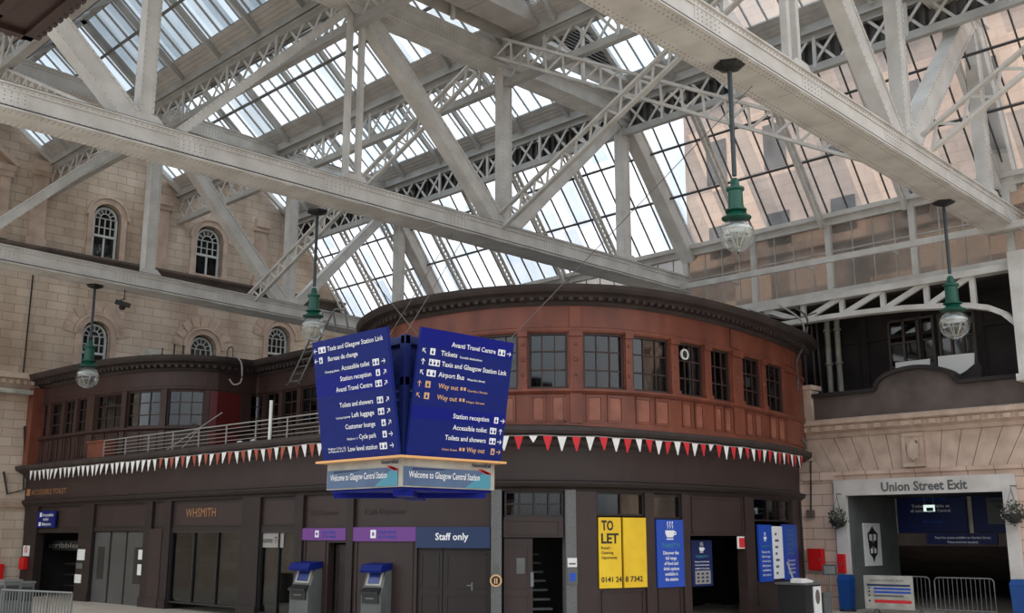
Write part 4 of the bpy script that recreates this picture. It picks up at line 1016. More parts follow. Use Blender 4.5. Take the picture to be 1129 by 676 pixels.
r, *_ = fsign('bank_sign', 390, 459, 2.14, 2.50, 'purple', 'wider purple bank sign over the right cash machine', -.02, .03)
fbox(r, 'logo_tile', 409, 415, 2.22, 2.43, 'pwhite', .03, .035); fbox(r, 'logo_mark', 411, 413, 2.28, 2.37, 'purple', .035, .038)
ftext(r, 'Royal Bank', 418, 2.345, .08, 'poster', .035, 20); ftext(r, 'of Scotland', 418, 2.225, .08, 'poster', .035, 20)
r, *_ = fsign('staff_sign', 459.5, 540.5, 1.98, 2.50, 'navy', 'dark blue Staff only sign above the dark double door', -.04, .05)
ftext(r, 'Staff only', 481, 2.18, .17, 'pwhite', .055, 36, bold=.02)
r, *_ = fsign('toilet_sign', 43, 63, 2.58, 3.2, 'blue', 'small blue accessible toilet and babycare sign at far left', .02, .08, py=572)
ftext(r, 'Accessible', 49, 3.0, .11, 'pwhite', .085, 12, 572); ftext(r, 'toilet', 50, 2.84, .11, 'pwhite', .085, 6, 572); ftext(r, 'Babycare', 49, 2.66, .11, 'pwhite', .085, 10, 572)
fbox(r, 'pictogram', 46, 48.2, 2.98, 3.14, 'pwhite', .08, .085, 572); fbox(r, 'pictogram', 45.5, 47.7, 2.64, 2.78, 'pwhite', .08, .085, 572)
# cash machines
def atm(a, b, label):
    q0, q1 = GS(a, 650), GS(b, 650); c = GP.P((q0+q1)/2, 0, 0); root = thing('cash_machine', c, label, 'cash machine', 'cash machines under the purple signs')
    def B_(name, u0, u1, prof, m):
        mb = MB(); sweep(mb, GP, q0+(q1-q0)*u0, q0+(q1-q0)*u1, prof); return mb.build(name, M[m], root)
    B_('cabinet', 0, 1, [(-.02,0), (.42,0), (.42,.86), (.34,1.0), (.20,1.44), (-.02,1.44)], 'grey')
    B_('hood', -.03, 1.03, [(.0,1.44), (.46,1.36), (.48,1.42), (.40,1.56), (.0,1.6)], 'blue')
    s = B_('screen_surround', .12, .88, [(.33,1.04), (.345,1.05), (.235,1.40), (.21,1.40)], 'offwhite'); B_('screen', .22, .78, [(.33,1.09), (.35,1.10), (.26,1.36), (.24,1.36)], 'screen')
    B_('keypad_shelf', .05, .95, [(.3,.86), (.52,.84), (.52,.90), (.34,1.0)], 'black'); B_('card_slot_panel', .1, .9, [(.42,.62), (.46,.62), (.46,.84), (.42,.84)], 'black'); B_('card_slot', .3, .7, [(.46,.72), (.47,.72), (.47,.75), (.46,.75)], 'galv')
    return root
atm(334, 354, 'left cash machine, beside the narrow service door'); atm(410, 431, 'right cash machine, under the wider purple sign')
# notices left
for (a, b, z0, z1, m, lab) in ((86.5,94.5,1.42,1.80,'white','upper white notice on the pier right of the scribbler opening'), (86,93,1.12,1.32,'grey','middle small notice on the pier right of the scribbler opening'), (85.5,92.5,.62,.92,'white','lowest white notice on the pier right of the scribbler opening'), (153.8,158,1.5,1.82,'white','upper of two narrow notices right of the grey doors'), (153.8,158,1.0,1.35,'white','lower of two narrow notices right of the grey doors')):
    mb = MB(); sbox(mb, GP, GS(a), GS(b), z0, z1, .05, .065); single(mb, 'notice', M[m], GP.P(GS(a), .06, z0), lab, 'notice', 'paper notices on the left piers')
mb = MB(); sbox(mb, GP, GS(26), GS(33), 1.5, 1.9, .05, .07); r = single(mb, 'no_smoking_sign', M['white'], GP.P(GS(28), .06, 1.5), 'small white no smoking sign on the far left pier', 'sign')
q = GP.P(GS(29.5), .075, 1.75); mb = MB(); T_ = GP.T(GS(29.5)); 
for k in range(16):
    a, b = 2*math.pi*k/16, 2*math.pi*(k+1)/16; mb.bar(q+T_*.12*math.cos(a)+V((0,0,.12*math.sin(a))), q+T_*.12*math.cos(b)+V((0,0,.12*math.sin(b))), .01, .025)
mb.bar(q+T_*.08+V((0,0,-.08)), q-T_*.08+V((0,0,.08)), .01, .025); mb.build('prohibition_ring', M['red'], r)
# yellow TO LET boards
r, q0, q1 = fsign('to_let_board', 659.5, 684, .99, 2.74, 'yellow', 'yellow TO LET board, left of the pair', -.02, .04, py=600, cat='to let board')
ftext(r, 'TO', 662.5, 2.42, .24, 'pblack', .045, 13, 600, bold=.03); ftext(r, 'LET', 662, 2.10, .24, 'pblack', .045, 19, 600, bold=.03)
ftext(r, 'Retail /', 662, 1.95, .07, 'brown', .045, 11, 600); ftext(r, 'Catering', 662, 1.83, .07, 'brown', .045, 13, 600); ftext(r, 'Opportunity', 662, 1.71, .07, 'brown', .045, 17, 600)
ftext(r, '0141 24', 661.5, 1.14, .13, 'brown', .045, 22, 600, bold=.02);
r, *_ = fsign('to_let_board', 686.5, 711.5, .99, 2.74, 'yellow', 'yellow board, right of the pair, with end of a phone number', -.02, .04, py=600, cat='to let board'); ftext(r, '8 7342', 687.5, 1.14, .13, 'brown', .045, 19, 600, bold=.02)
# blue banners
def cup(root, pxc, z, o, py=600, s=1.0):
    q = GS(pxc, py); T_ = GP.T(q); c = GP.P(q, o, z); n = GP.at(q)[1]; n = V((n.x, n.y, 0)); mb = MB(); f = lambda a, b: c+T_*a*s+V((0,0,b*s))
    mb.prism([f(-.17,.06), f(.17,.06), f(.17,-.02), f(.11,-.12), f(-.11,-.12), f(-.17,-.02)], n*.004); mb.prism([f(-.13,-.15), f(.13,-.15), f(.13,-.18), f(-.13,-.18)], n*.004)
    mb.prism([f(.17,.04), f(.24,.02), f(.24,-.05), f(.14,-.07), f(.15,-.045), f(.21,-.03), f(.21,.0), f(.17,.01)], n*.004)
    for x in (-.09, 0, .09):
        mb.tube([f(x,.11)+n*.004, f(x+.03,.16)+n*.004, f(x-.01,.21)+n*.004, f(x+.02,.26)+n*.004], .012*s, 5); mb.rivet(f(x+.02,.27), n, .025*s, .004)
    mb.build('cup_emblem', M['pwhite'], root)
r, *_ = fsign('food_banner', 723, 752.5, .96, 2.70, 'poster', 'tall blue banner with cup emblem beside the yellow boards', -.02, .04, 'banner', 600)
cup(r, 737.5, 2.36, .045); ftext(r, 'THIRSTY?', 728, 1.97, .11, 'teal', .045, 20, 600)
for k, t in enumerate(('Discover the', 'full range', 'of food and', 'drink options', 'available in', 'the station')):
    w_ = (17, 12, 15, 17, 14, 14)[k]; ftext(r, t, 738-w_/2, 1.80-k*.135, .085, 'pwhite', .045, w_, 600, bold=.02)
r, *_ = fsign('food_banner', 774, 797, .92, 2.16, 'navydk', 'blue banner with cup emblem hung inside the dark doorway', -.40, -.35, 'banner', 620)
cup(r, 785, 1.93, -.34, 620, .6); ftext(r, 'THIRSTY?', 778, 1.68, .07, 'teal', -.34, 14, 620)
for k, t in enumerate(('Discover the full range', 'of food and drink options', 'available in the station')): ftext(r, t, 777, 1.56-k*.09, .04, 'pwhite', -.34, 16, 620)
fbox(r, 'logo_sheet', 777, 794, .98, 1.34, 'cablel', -.345, -.335, 620)
for k in range(3):
    for j in range(3): fbox(r, 'logo', 779+j*5, 781.5+j*5, 1.03+k*.1, 1.08+k*.1, 'navydk', -.334, -.33, 620)
r, *_ = fsign('food_banner', 835.5, 850, .96, 2.60, 'poster', 'left blue banner with cup emblem beside the exit pier', -.02, .04, 'banner', 600)
cup(r, 842, 2.22, .045, 600, .55); ftext(r, 'THIRSTY?', 837.5, 1.93, .08, 'teal', .045, 10, 600)
for k, t in enumerate(('Discover the', 'full range', 'of food and', 'drink options', 'available in', 'the station')): ftext(r, t, 838, 1.78-k*.13, .07, 'pwhite', .045, 9, 600)
r, *_ = fsign('price_board', 850.5, 861.5, 1.02, 2.56, 'pwhite', 'narrow white list board between the two blue banners', -.02, .045, 'notice board', 600)
for k in range(7): fbox(r, 'list_entry', 853, 855+k % 3, 1.15+k*.19, 1.22+k*.19, 'grey', .045, .05)
r, *_ = fsign('food_banner', 862, 878, .96, 2.62, 'poster', 'right blue banner with lines of text, nearest the exit pier', -.02, .04, 'banner', 600)
for k in range(6): ftext(r, ('FOOD', 'DRINK', 'SNACKS', 'COFFEE', 'LUNCH', 'DINNER')[k], 866, 2.40-k*.14, .08, 'teal', .045, 8, 600)
for k in range(4): ftext(r, ('Discover the', 'full range of', 'options here', 'today')[k], 866, 1.5-k*.12, .06, 'pwhite', .045, 8, 600)
r, *_ = fsign('pink_poster', 814.5, 823, 1.92, 2.26, 'flagwhite', 'small pink and white poster at the top right of the dark doorway', -.06, -.03, 'poster', 600)
fbox(r, 'picture', 816, 822, 1.95, 2.22, 'flagred', -.03, -.025)
# granite pilaster fittings
def disc(mb, q, z, r_, o, t=.03):
    n = GP.at(q)[1]; n = V((n.x, n.y, 0)); c = GP.P(q, o, z); T_ = GP.T(q); mb.prism([c+T_*r_*math.cos(a)+V((0,0,r_*math.sin(a))) for a in [2*math.pi*i/20 for i in range(20)]], n*t); return mb
q = GS(547, 640); r = single(disc(MB(), q, 1.20, .15, .05), 'round_sticker', M['porange'], GP.P(q, .05, 1.2), 'round yellow warning disc on the left granite pilaster', 'sign')
disc(MB(), q, 1.20, .11, .08, .004).build('inner_disc', M['pblack'], r); mb = MB(); text_mb(mb, 'II', GP.P(q-.04, .086, 1.13), GP.T(q), (0,0,1), .13, .08, bold=.02); mb.build('symbol', M['porange'], r)
for (a, b, z0, z1, m, lab, mk) in ((545,549,1.34,1.56,'grey','small grey plate above the round yellow disc',0), (625,635,1.52,1.74,'white','small white notice on the right granite pilaster',1), (625,635.5,1.10,1.48,'grey','framed notice with blue picture on the right granite pilaster',2)):
    mb = MB(); sbox(mb, GP, GS(a), GS(b), z0, z1, .05, .075); o = single(mb, 'notice', M[m], GP.P(GS(a), .06, z0), lab, 'notice')
    if mk == 2: mb = MB(); sbox(mb, GP, GS(627), GS(633.5), 1.18, 1.38, .075, .08); mb.build('picture', M['poster'], o)
    if mk == 1: mb = MB(); sbox(mb, GP, GS(626.5), GS(633.5), 1.58, 1.62, .075, .08); mb.build('print', M['grey'], o)

# ================================================================== BUNTING, RAILING, ROOF CLUTTER
def bunting(px0, px1, colour, label, step, zz=4.74):
    q0, q1 = GP.S(px0, 500, .5), GP.S(px1, 500, .5)
    root = thing('bunting', GP.P(q0, .5, zz), label, 'bunting', 'strings of pennants along the shop cornice')
    n = int(round((q1-q0)/step)); pts = [GP.P(q0+(q1-q0)*i/(n*2), .52, zz-.02*math.sin(math.pi*(i % 8)/8)) for i in range(n*2+1)]
    MB().tube(pts, .012, 5).build('cord', M['cablel'], root)
    for i in range(n):
        if i in (7, 23) and px0 > 400: s_ = .5
        else: s_ = 1
        q = q0+(q1-q0)*(i+.5)/n; c = GP.P(q, .525, zz-.01-.02*math.sin(math.pi*((2*i+1) % 8)/8)); T_ = GP.T(q); nn = GP.at(q)[1]; nn = V((nn.x, nn.y, 0))
        w_ = .115*step/.33*random.uniform(.9, 1.08); h_ = .34*step/.33*s_*random.uniform(.92, 1.06); tw = random.uniform(-.05, .05)
        mb = MB(); mb.prism([c-T_*w_, c+T_*w_, c+T_*w_*.1+V((0,0,-h_))+nn*tw, c-T_*w_*.1+V((0,0,-h_))+nn*tw], nn*.004)
        mb.build('pennant', M[colour(i)], root)
bunting(35, 175, lambda i: 'flagwhite', 'string of white pennants at the left end of the shop cornice', .36)
bunting(176, 400, lambda i: 'flagwhite' if i % 2 else 'flagor', 'string of white and orange pennants over the cash machines', .34)
bunting(470, 884, lambda i: 'flagwhite' if i % 2 else 'flagred', 'string of red and white pennants under the round timber corner', .335)
# terrace railing
q0, q1 = GP.S(115, 490, .2), GP.S(398, 450, .2); zt_ = GP.Z(330, 457, .2); zt0 = GP.Z(116, 487, .2)
root = thing('terrace_railing', GP.P(q0, .2, 5), 'pale metal railing of thin rails along the terrace edge', 'railing')
zt_ = (zt_+zt0)/2 
mb = MB()
for k in range(5): z = 5.12+(zt_-5.12)*k/4; mb.tube([GP.P(q0+(q1-q0)*i/12, .2, z) for i in range(13)], .022 if k == 4 else .012, 6)
mb.build('rails', M['cablel'], root, True)
n = 9
for i in range(n+1): q = q0+(q1-q0)*i/n; MB().bar(GP.P(q, .2, 5.0), GP.P(q, .2, zt_+.01), .035, .035, (1,0,0)).build('post', M['cablel'], root)
mb = MB(); q = GP.S(300, 460, .2); mb.tube([GP.P(q, .25, 5.0), GP.P(q, .25, zt_+.55)], .05, 8); single(mb, 'white_pole', M['white'], GP.P(q, .25, 5), 'short white pole standing against the terrace railing', 'pole')
for i, (a, b) in enumerate((((175,492),(245,455)), ((196,488),(222,470)))):
    p0, p1 = onX(*a, 17.4), onX(*b, 18.6); p0.z = 5.0; MB_ = MB(); MB_.tube([p0, p1], .02, 6); single(MB_, 'stay_bar', M['cablel'], p0, ('longer', 'shorter')[i]+' thin diagonal stay bar behind the terrace railing', 'stay')
# tables and things seen on the terrace
for i, (px, py) in enumerate(((281,462),(266,466))):
    p = onX(px, py, 19.2); p.z = 5.0; mb = MB(); mb.lathe(p, [(.12,0), (.16,.3), (.10,.36), (.12,.45), (0,.5)], 12)
    single(mb, 'white_planter', M['white'], p, ('right', 'left')[i]+' small white planter behind the terrace railing', 'planter', smooth=True)
# roof objects on the left drum
p = LP.P(LP.S(160, 388), -.5, 8.64)
mb = MB(); mb.prism([p+V((-.3,.6,0)), p+V((-.3,-.5,0)), p+V((-.3,-.5,.16)), p+V((-.3,.1,.42)), p+V((-.3,.55,.4))], (.5,0,0)); r = single(mb, 'roof_fan_unit', M['offwhite'], p, 'white fan unit on the left drum roof', 'fan unit')
MB().tube([p+V((-.1,-.5,.1)), p+V((-.1,-.8,.12)), p+V((-.1,-.8,.35))], .035, 6).build('pipe', M['cable'], r)
for k, (px, h_, lab) in enumerate(((183,.55,'left'), (196,.5,'right'))):
    q = LP.P(LP.S(px, 388), -.6, 8.62); mb = MB(); mb.tube([q, q+V((0,0,h_))], .03, 6); mb.rivet(q+V((0,0,h_)), (0,0,1), .05, .05); single(mb, 'roof_spike', M['black'], q, lab+' thin black vent spike on the left drum roof', 'vent')
q = LP.P(LP.S(258, 396), -.5, 8.62); mb = MB(); mb.tube([q, q+V((0,0,.45)), q+V((.0,-.1,.55)), q+V((0,-.3,.55)), q+V((0,-.4,.45)), q+V((0,-.4,0))], .025, 6); single(mb, 'roof_hoop', M['cable'], q, 'small metal hoop standing on the roof above the concave corner', 'hoop')
q = LP.P(LP.S(320, 386), -.9, 8.64); mb = MB(); mb.box(q.x, q.x+.9, q.y-1.6, q.y+1.6, 8.66, 8.84); single(mb, 'roof_duct', M['offwhite'], (q.x, q.y, 8.64), 'long white duct lying on the roof behind the left sign', 'duct')
# ladder frame by the left sign
a0, a1 = onX(318, 425, 19.4), onX(352, 352, 19.4); a0.z = max(a0.z, 5.2)
root = thing('roof_ladder', a0, 'leaning tubular roof ladder with hooped top left of the blue sign', 'ladder')
d = a1-a0; off = V((0,-.62,0))
for k in (0, 1):
    mb = MB(); mb.tube([a0+off*k, a1+off*k, a1+off*k+V((.1,-.1,.25)), a1+off*k+V((.3,-.35,.2)), a1+off*k+V((.35,-.5,-.4))], .035, 8); mb.build('stile', M['galv'], root, True)
for k in range(9): p = a0+d*(k+.5)/9; MB().tube([p, p+off], .018, 6).build('rung', M['galv'], root)
mb = MB(); mb.tube([a0+V((0,.15,-.0)), a0+V((-.1,-.3,.1)), a0+V((-.1,-.75,.05))], .03, 6); mb.build('foot_bar', M['galv'], root)
# CCTV camera under the far truss
p = onY(138, 320, 35.6); p.z = HC+8.56; root = thing('cctv_camera', p, 'cctv camera hanging under the far girder beside the left lamp', 'camera')
MB().tube([p, p+V((0,0,-.35)), p+V((-.2,.0,-.45))], .035, 6).build('bracket', M['cable'], root)
MB().bar(p+V((-.35,-.05,-.5)), p+V((.12,-.25,-.62)), .16, .14).build('camera_body', M['black'], root); MB().lathe(p+V((-.1,-.1,-.62)), [(.10,.0), (.12,-.06), (.09,-.14), (0,-.17)], 12).build('dome', M['stone_dark'], root, True)
# round dial lamp on the drum
q = UP.S(752, 384); n = UP.at(q)[1]; n = V((n.x, n.y, 0)); T_ = UP.T(q); c = UP.P(q, .08, 7.12); mb = MB()
for k in range(20):
    a, b = 2*math.pi*k/20, 2*math.pi*(k+1)/20; mb.bar(c+T_*.13*math.cos(a)+V((0,0,.13*math.sin(a))), c+T_*.13*math.cos(b)+V((0,0,.13*math.sin(b))), .05, .04)
r = single(mb, 'round_light', M['white'], c, 'small round white ring fixed to a drum window', 'light'); mb = MB(); mb.prism([c+T_*.11*math.cos(a)+V((0,0,.11*math.sin(a)))-n*.01 for a in [2*math.pi*i/16 for i in range(16)]], n*.01); mb.build('dial', M['stone_dark'], r)
# things behind the drum windows
k_ = 0
for (px, py, w_, h_, m, lab) in ((600,424,.5,.25,'offwhite','pale box on the sill inside the third drum window'), (662,424,.25,.5,'galv','small metal stand inside the wide drum window'), (722,424,.2,.7,'white','white bottle-shaped ornament inside the drum window left of the ring'), (729,424,.14,.5,'white','smaller white ornament beside the bottle-shaped one'), (800,430,.2,.55,'offwhite','pale figure-like ornament inside the window right of the ring'), (836,432,.2,.4,'flagor','small orange item inside the window near the drum end')):
    q = UP.S(px, py); c = UP.P(q, -.45, 5.98); mb = MB()
    if w_ > .3: mb.box(c.x-w_/2, c.x+w_/2, c.y-.1, c.y+.1, c.z, c.z+h_); mb.box(c.x-w_/2-.02, c.x+w_/2+.02, c.y-.12, c.y+.12, c.z+h_, c.z+h_+.03)
    else: mb.lathe(c, [(w_*.4,0), (w_*.5,h_*.2), (w_*.3,h_*.6), (w_*.15,h_*.75), (w_*.2,h_*.9), (0,h_)], 12)
    single(mb, 'window_ornament', M[m], c, lab, 'ornament')
# cables at the right end of the drum
def cab(name, pts, r_, m, label): 
    ps = [onF(*p) for p in pts]; out_ = []
    for i in range(len(ps)-1):
        p0, p1, p2, p3 = ps[max(i-1,0)], ps[i], ps[i+1], ps[min(i+2,len(ps)-1)]
        for k in range(6):
            t = k/6; out_.append(.5*((2*p1)+(p2-p0)*t+(2*p0-5*p1+4*p2-p3)*t*t+(3*p1-p0-3*p2+p3)*t**3))
    out_.append(ps[-1]); single(MB().tube(out_, r_, 6), name, M[m], out_[0], label, 'cable', smooth=True)
cab('loose_cable', ((858,336,33), (880,350,33), (886,366,33.2), (868,376,33.2), (862,392,33.2), (866,412,33.3), (872,440,33.6)), .03, 'cablel', 'pale cable looping down from the girder to the drum end')
cab('loose_cable', ((875,338,34), (890,352,34), (886,380,34), (878,400,34), (880,425,34.2), (872,470,34.3)), .035, 'cable', 'grey cable hanging just right of the drum end')
cab('loose_cable', ((826,342,33), (846,348,33), (872,352,33.5), (900,345,34)), .03, 'cable', 'dark cable draped over the drum roof under the girder')
cab('loose_cable', ((872,430,34.4), (878,450,34.4), (874,480,34.2), (884,500,34.2), (889,492,34.2), (884,484,34.2)), .05, 'cable', 'thick coiled cable bundle at the pier head beside the drum')
cab('loose_cable', ((258,392,38), (266,400,38), (266,420,38), (258,424,38), (253,418,38)), .03, 'cablel', 'hooked white cable hanging at the concave corner of the left drum')
# ================================================================== EXIT WALL (x = 32) AND PASSAGE
XE = 32.0
def ey(px, py=600): return onX(px, py, XE).y
def ez(px, py): return onX(px, py, XE).z
yo0, yi0, yi1, yo1 = ey(925.5), ey(938), ey(1113), ey(1127)
zin, zfr, zv0, zv1, zc1 = ez(1000, 545), ez(1000, 527), ez(1000, 517), ez(1000, 477), ez(1000, 457)
wr = struct_empty('wall_right', (XE, 14, 0))
YL, YR = 18.9, 5.0
mb = MB(); mb.box(XE, XE+.5, yi0, YL, 0, zv0); mb.box(XE, XE+.5, YR, yi1, 0, zv0); mb.box(XE+.0, XE+.5, yi1, yi0, zin+.02, zv0); mb.box(XE+.05, XE+.6, YR, YL, zv1-.02, zc1+.05)
mb.build('masonry', M['stone_r'], wr)
mb = MB(); mb.box(XE-.06, XE+.1, ey(888), YL, 0, zv0); mb.box(XE-.1, XE+.1, ey(888), ey(924), zv0-.25, zv0); mb.box(XE-.08, XE+.1, ey(896), ey(924), 0, .5); mb.build('pier_facing', M['stone_r'], wr)
# flat arch of splayed voussoirs
yc = ey(1009, 500); hw = ey(905, 500)-yc; mb = MB(); n = 13
for i in range(n):
    u0, u1 = -1+2*i/n, -1+2*(i+1)/n; g = .012
    sl = lambda u: hw*u*1.0; st = lambda u: hw*u*1.22
    mb.prism([(XE-.02, yc+sl(u0)+g, zv0), (XE-.02, yc+sl(u1)-g, zv0), (XE-.02, yc+st(u1)-g, zv1), (XE-.02, yc+st(u0)+g, zv1)], (.4,0,0))
mb.build('voussoirs', M['stone_plain'], wr)
mb = MB(); mb.box(XE-.01, XE+.4, yc+hw, YL, zv0, zv1); mb.box(XE+.03, XE+.4, YR, YL, zv0, zv1); mb.box(XE-.08, XE+.02, yo1-.3, yo0+.3, zv0-.12, zv0); mb.build('spandrel', M['stone_r'], wr)
# carved panel
c0, c1 = ey(1021, 495), ey(997, 495); mb = MB(); mb.box(XE-.12, XE, c0, c1, zv0+.05, zv1-.02)
for a, b, d, e_ in ((c0, c1, zv0+.05, zv0+.17), (c0, c1, zv1-.14, zv1-.02), (c0, c0+.12, zv0+.18, zv1-.15), (c1-.12, c1, zv0+.18, zv1-.15)): mb.box(XE-.17, XE-.1, a, b, d, e_)
for k in range(22): mb.rivet((XE-.12, c0+.18+(c1-c0-.36)*random.random(), zv0+.25+(zv1-zv0-.5)*random.random()), (-1,0,0), random.uniform(.04,.09), .06)
ct = V((XE-.12, (c0+c1)/2, (zv0+zv1)/2)); mb.prism([ct+V((0, .17*math.cos(a), .3*math.sin(a))) for a in [2*math.pi*i/16 for i in range(16)]], (-.07,0,0))
mb.build('trim_9', M['stone_plain'], kind='structure')
# cornice with blocks
mb = MB(); mb.prism([(XE, YR, zv1), (XE-.1, YR, zv1), (XE-.14, YR, zv1+.12), (XE-.3, YR, zv1+.2), (XE-.34, YR, zv1+.34), (XE-.52, YR, zv1+.4), (XE-.55, YR, zc1-.04), (XE, YR, zc1+.06)], (0, YL+.1-YR, 0)); mb.build('trim_10', M['stone_plain'], kind='structure')
mb = MB(); y = YR+.1
while y < YL-.2: mb.box(XE-.42, XE-.12, y, y+.22, zv1+.2, zv1+.34); y += .44
mb.build('trim_11', M['stone_plain'], kind='structure')
# parapet with segmental centre
zp = ez(961, 432); zpk = ez(1008, 408); pc = ey(1008, 420); pw = ey(962, 430)-pc
prof = [(YR, zc1), (YL, zc1), (YL, zp), (pc+pw, zp)]+[(pc+pw*.92*math.cos(a), zp+.05+(zpk-zp)*math.sin(a)) for a in [math.pi*i/16 for i in range(17)]]+[(pc-pw, zp), (YR, zp)]
mb = MB(); mb.prism([(XE+.02, y, z) for y, z in prof], (.4,0,0)); mb.build('trim_12', M['stone_dirty'], kind='structure')
mb = MB(); tp = prof[2:]
for (a, b), (c, d) in zip(tp, tp[1:]): mb.bar((XE+.2, a, b+.04), (XE+.2, c, d+.04), .62, .12)
mb.build('trim_13', M['stone_dark'], kind='structure')
y0_, y1_ = ey(897, 450), ey(879, 450)+.1; z1_ = ez(885, 428); mb = MB(); mb.box(XE-.15, XE+.4, y0_, y1_, zc1, z1_); mb.box(XE-.22, XE+.45, y0_-.08, y1_+.08, z1_-.1, z1_+.05); mb.build('trim_14', M['stone_plain'], kind='structure')
# sooty wall set back above the parapet
XB_ = 34.6; by = lambda px, py=400: onX(px, py, XB_).y; bz = lambda px, py: onX(px, py, XB_).z
bw = struct_empty('wall_back', (XB_, 14, 5)); mb = MB(); mb.box(XB_, XB_+.4, 3, 21.5, 5, HC+7.85); mb.box(XE+.6, XB_+.4, YR, 21.5, HC+7.7, HC+7.85); mb.box(XE+.35, XB_, YR, 21, zc1-.6, zc1-.4); mb.box(XE+.4, XB_+.4, 21.3, 21.6, 5, HC+7.85)
for k in range(9): mb.box(XB_-.12, XB_, 5+k*2-.12, 5+k*2+.12, 5, HC+7.7)
mb.box(XB_-.1, XB_, 3, 21.5, bz(1000, 372), bz(1000, 368)); mb.build('masonry', M['stone_dark'], bw)
for i, (a, b) in enumerate(((1033, 984), (1079, 1040))):
    r = struct_empty('window_%d' % (10+i), (XB_, by(a), 6)); r['label'] = ('left', 'right')[i]+' dim window behind the exit parapet'
    y0, y1, z0, z1 = by(a), by(b), bz(1000, 430), bz(1000, 352); mb = MB(); mb.box(XB_-.14, XB_-.05, y0, y1, z0, z0+.08); mb.box(XB_-.14, XB_-.05, y0, y1, z1-.08, z1)
    for k in range(4): yy = y0+(y1-y0)*k/3; mb.box(XB_-.14, XB_-.05, yy-.035, yy+.035, z0, z1)
    for k in range(1, 3): zz = z0+(z1-z0)*k/3; mb.box(XB_-.12, XB_-.06, y0, y1, zz-.025, zz+.025)
    mb.build('window_frame', M['stone_dirty'], r); MB().box(XB_-.07, XB_-.055, y0, y1, z0, z1).build('window_glass', M['glass'], r)
def board_at(pts, X, m, name, label):
    ps = [onX(a, b, X) for a, b in pts]; mb = MB(); mb.prism(ps, (.04,0,0)); return single(mb, name, M[m], ps[0], label, 'board')
board_at(((988,411),(1025,409),(1025,395.5),(987,400)), 32.75, 'white', 'white_board', 'smaller white board standing behind the curved parapet')
board_at(((1035,417),(1048,418),(1074,404),(1074,389),(1034,393)), 32.8, 'white', 'white_board', 'larger white board with a cut corner behind the parapet')
board_at(((1052,420),(1082,418),(1082,404),(1078,398)), 32.65, 'stone_dark', 'dark_board', 'dark slanted board leaning in front of the larger white board')
for i, (a, b) in enumerate(((916,923), (927,934))):
    y = by((a+b)/2, 400); mb = MB(); mb.tube([(XB_-.35, y, 5.3), (XB_-.35, y, bz(925, 352))], .10, 10); 
    for zz in (6.6, 8.2, 9.4): mb.lathe((XB_-.35, y, zz), [(.10,0), (.14,.02), (.14,.1), (.10,.12)], 10)
    single(mb, 'drain_pipe', M['offwhite'], (XB_-.35, y, 5.3), ('left', 'right')[i]+' one of two pale vertical pipes right of the drum end', 'pipe', smooth=True)
for i, px in enumerate((892, 902, 909)):
    y = by(px, 400); mb = MB(); mb.tube([(XB_-.25, y, 5.3), (XB_-.25, y+.05*i, bz(px, 345))], .04, 6); single(mb, 'thin_pipe', M['stone_dirty'], (XB_-.25, y, 5.3), ('leftmost', 'middle', 'rightmost')[i]+' of three thin sooty pipes beside the drum end', 'pipe')
# white portal frame
pf = thing('exit_portal', (XE-.1, (yi0+yi1)/2, 0), 'pale grey portal frame around the exit passage', 'portal')
MB().box(XE-.16, XE-.01, yi0, yo0, 0, zfr).build('jamb', M['portal'], pf); MB().box(XE-.16, XE-.01, yo1, yi1, 0, zfr).build('jamb', M['portal'], pf)
MB().box(XE-.16, XE-.01, yi1, yi0, zin, zfr).build('header', M['portal'], pf)
ta, tb = ey(974, 537), ey(1069, 537); z_t = ez(1021, 540.5); mb = MB(); text_mb(mb, 'Union Street Exit', (XE-.163, ta, z_t), (0,-1,0), (0,0,1), ez(1021, 530.5)-z_t, ta-tb, bold=.03); mb.build('lettering', M['grey'], pf)
# passage
XP = 35.3; wp = struct_empty('wall_passage', (XE, 14, 0)); ypr = yi1-4
mb = MB(); mb.box(XE-.01, XP, yi0-.03, yi0+.17, 0, zin+.1); mb.build('side', M['grey'], wp)
mb = MB(); mb.box(XE+.5, 42, yi0-.0, yi0+.25, zin+.1, zin+.25); mb.box(XE+.2, 43, ypr, yi0+4, zin, zin+.2); mb.box(43, 43.2, ypr-2, yi0+4, 0, zin); mb.box(XP, 43, yi0+3.8, yi0+4, 0, zin); mb.box(XE+.5, 43, ypr-.2, ypr, 0, zin+.1); mb.build('lining', M['inter'], wp)
px_ = lambda px, py=590: onX(px, py, XP); zb0, zb1 = px_(1040, 602).z, px_(1040, 588).z
mb = MB(); mb.box(XP, XP+.3, ypr, px_(979).y, zb0, zb1); mb.box(XP+.12, XP+.3, ypr, yi0, zb1, zin+.1); mb.prism([(XP+.3, ypr, zb0), (XP+.3, ypr, zb0+.2), (XP+6, ypr, zb0-1.1), (XP+6, ypr, zb0-1.3)], (0, yi0+2-ypr, 0)); mb.build('bulkhead', M['stone_dirty'], wp)
def xboard(name, a, b, pt, pb, X, m, label, cat='sign', t=.05):
    p0, p1 = onX(a, pt, X), onX(b, pb, X); root = thing(name, V((X, (p0.y+p1.y)/2, p1.z)), label, cat); MB().box(X-t, X, p1.y, p0.y, p1.z, p0.z).build('board', M[m], root); return root, p0, p1
def xtext(root, body, px, py, X, hpx, wpx, m, bold=.01):
    p = onX(px, py, X); h = onX(px, py-hpx, X).z-p.z; mb = MB(); text_mb(mb, body, (p.x, p.y, p.z), (0,-1,0), (0,0,1), h, p.y-onX(px+wpx, py, X).y, bold=bold); mb.build('lettering', M[m], root)
r, *_ = xboard('information_board', 988, 1068, 545, 587.5, XP+.1, 'navydk', 'large dark blue information board inside the exit passage')
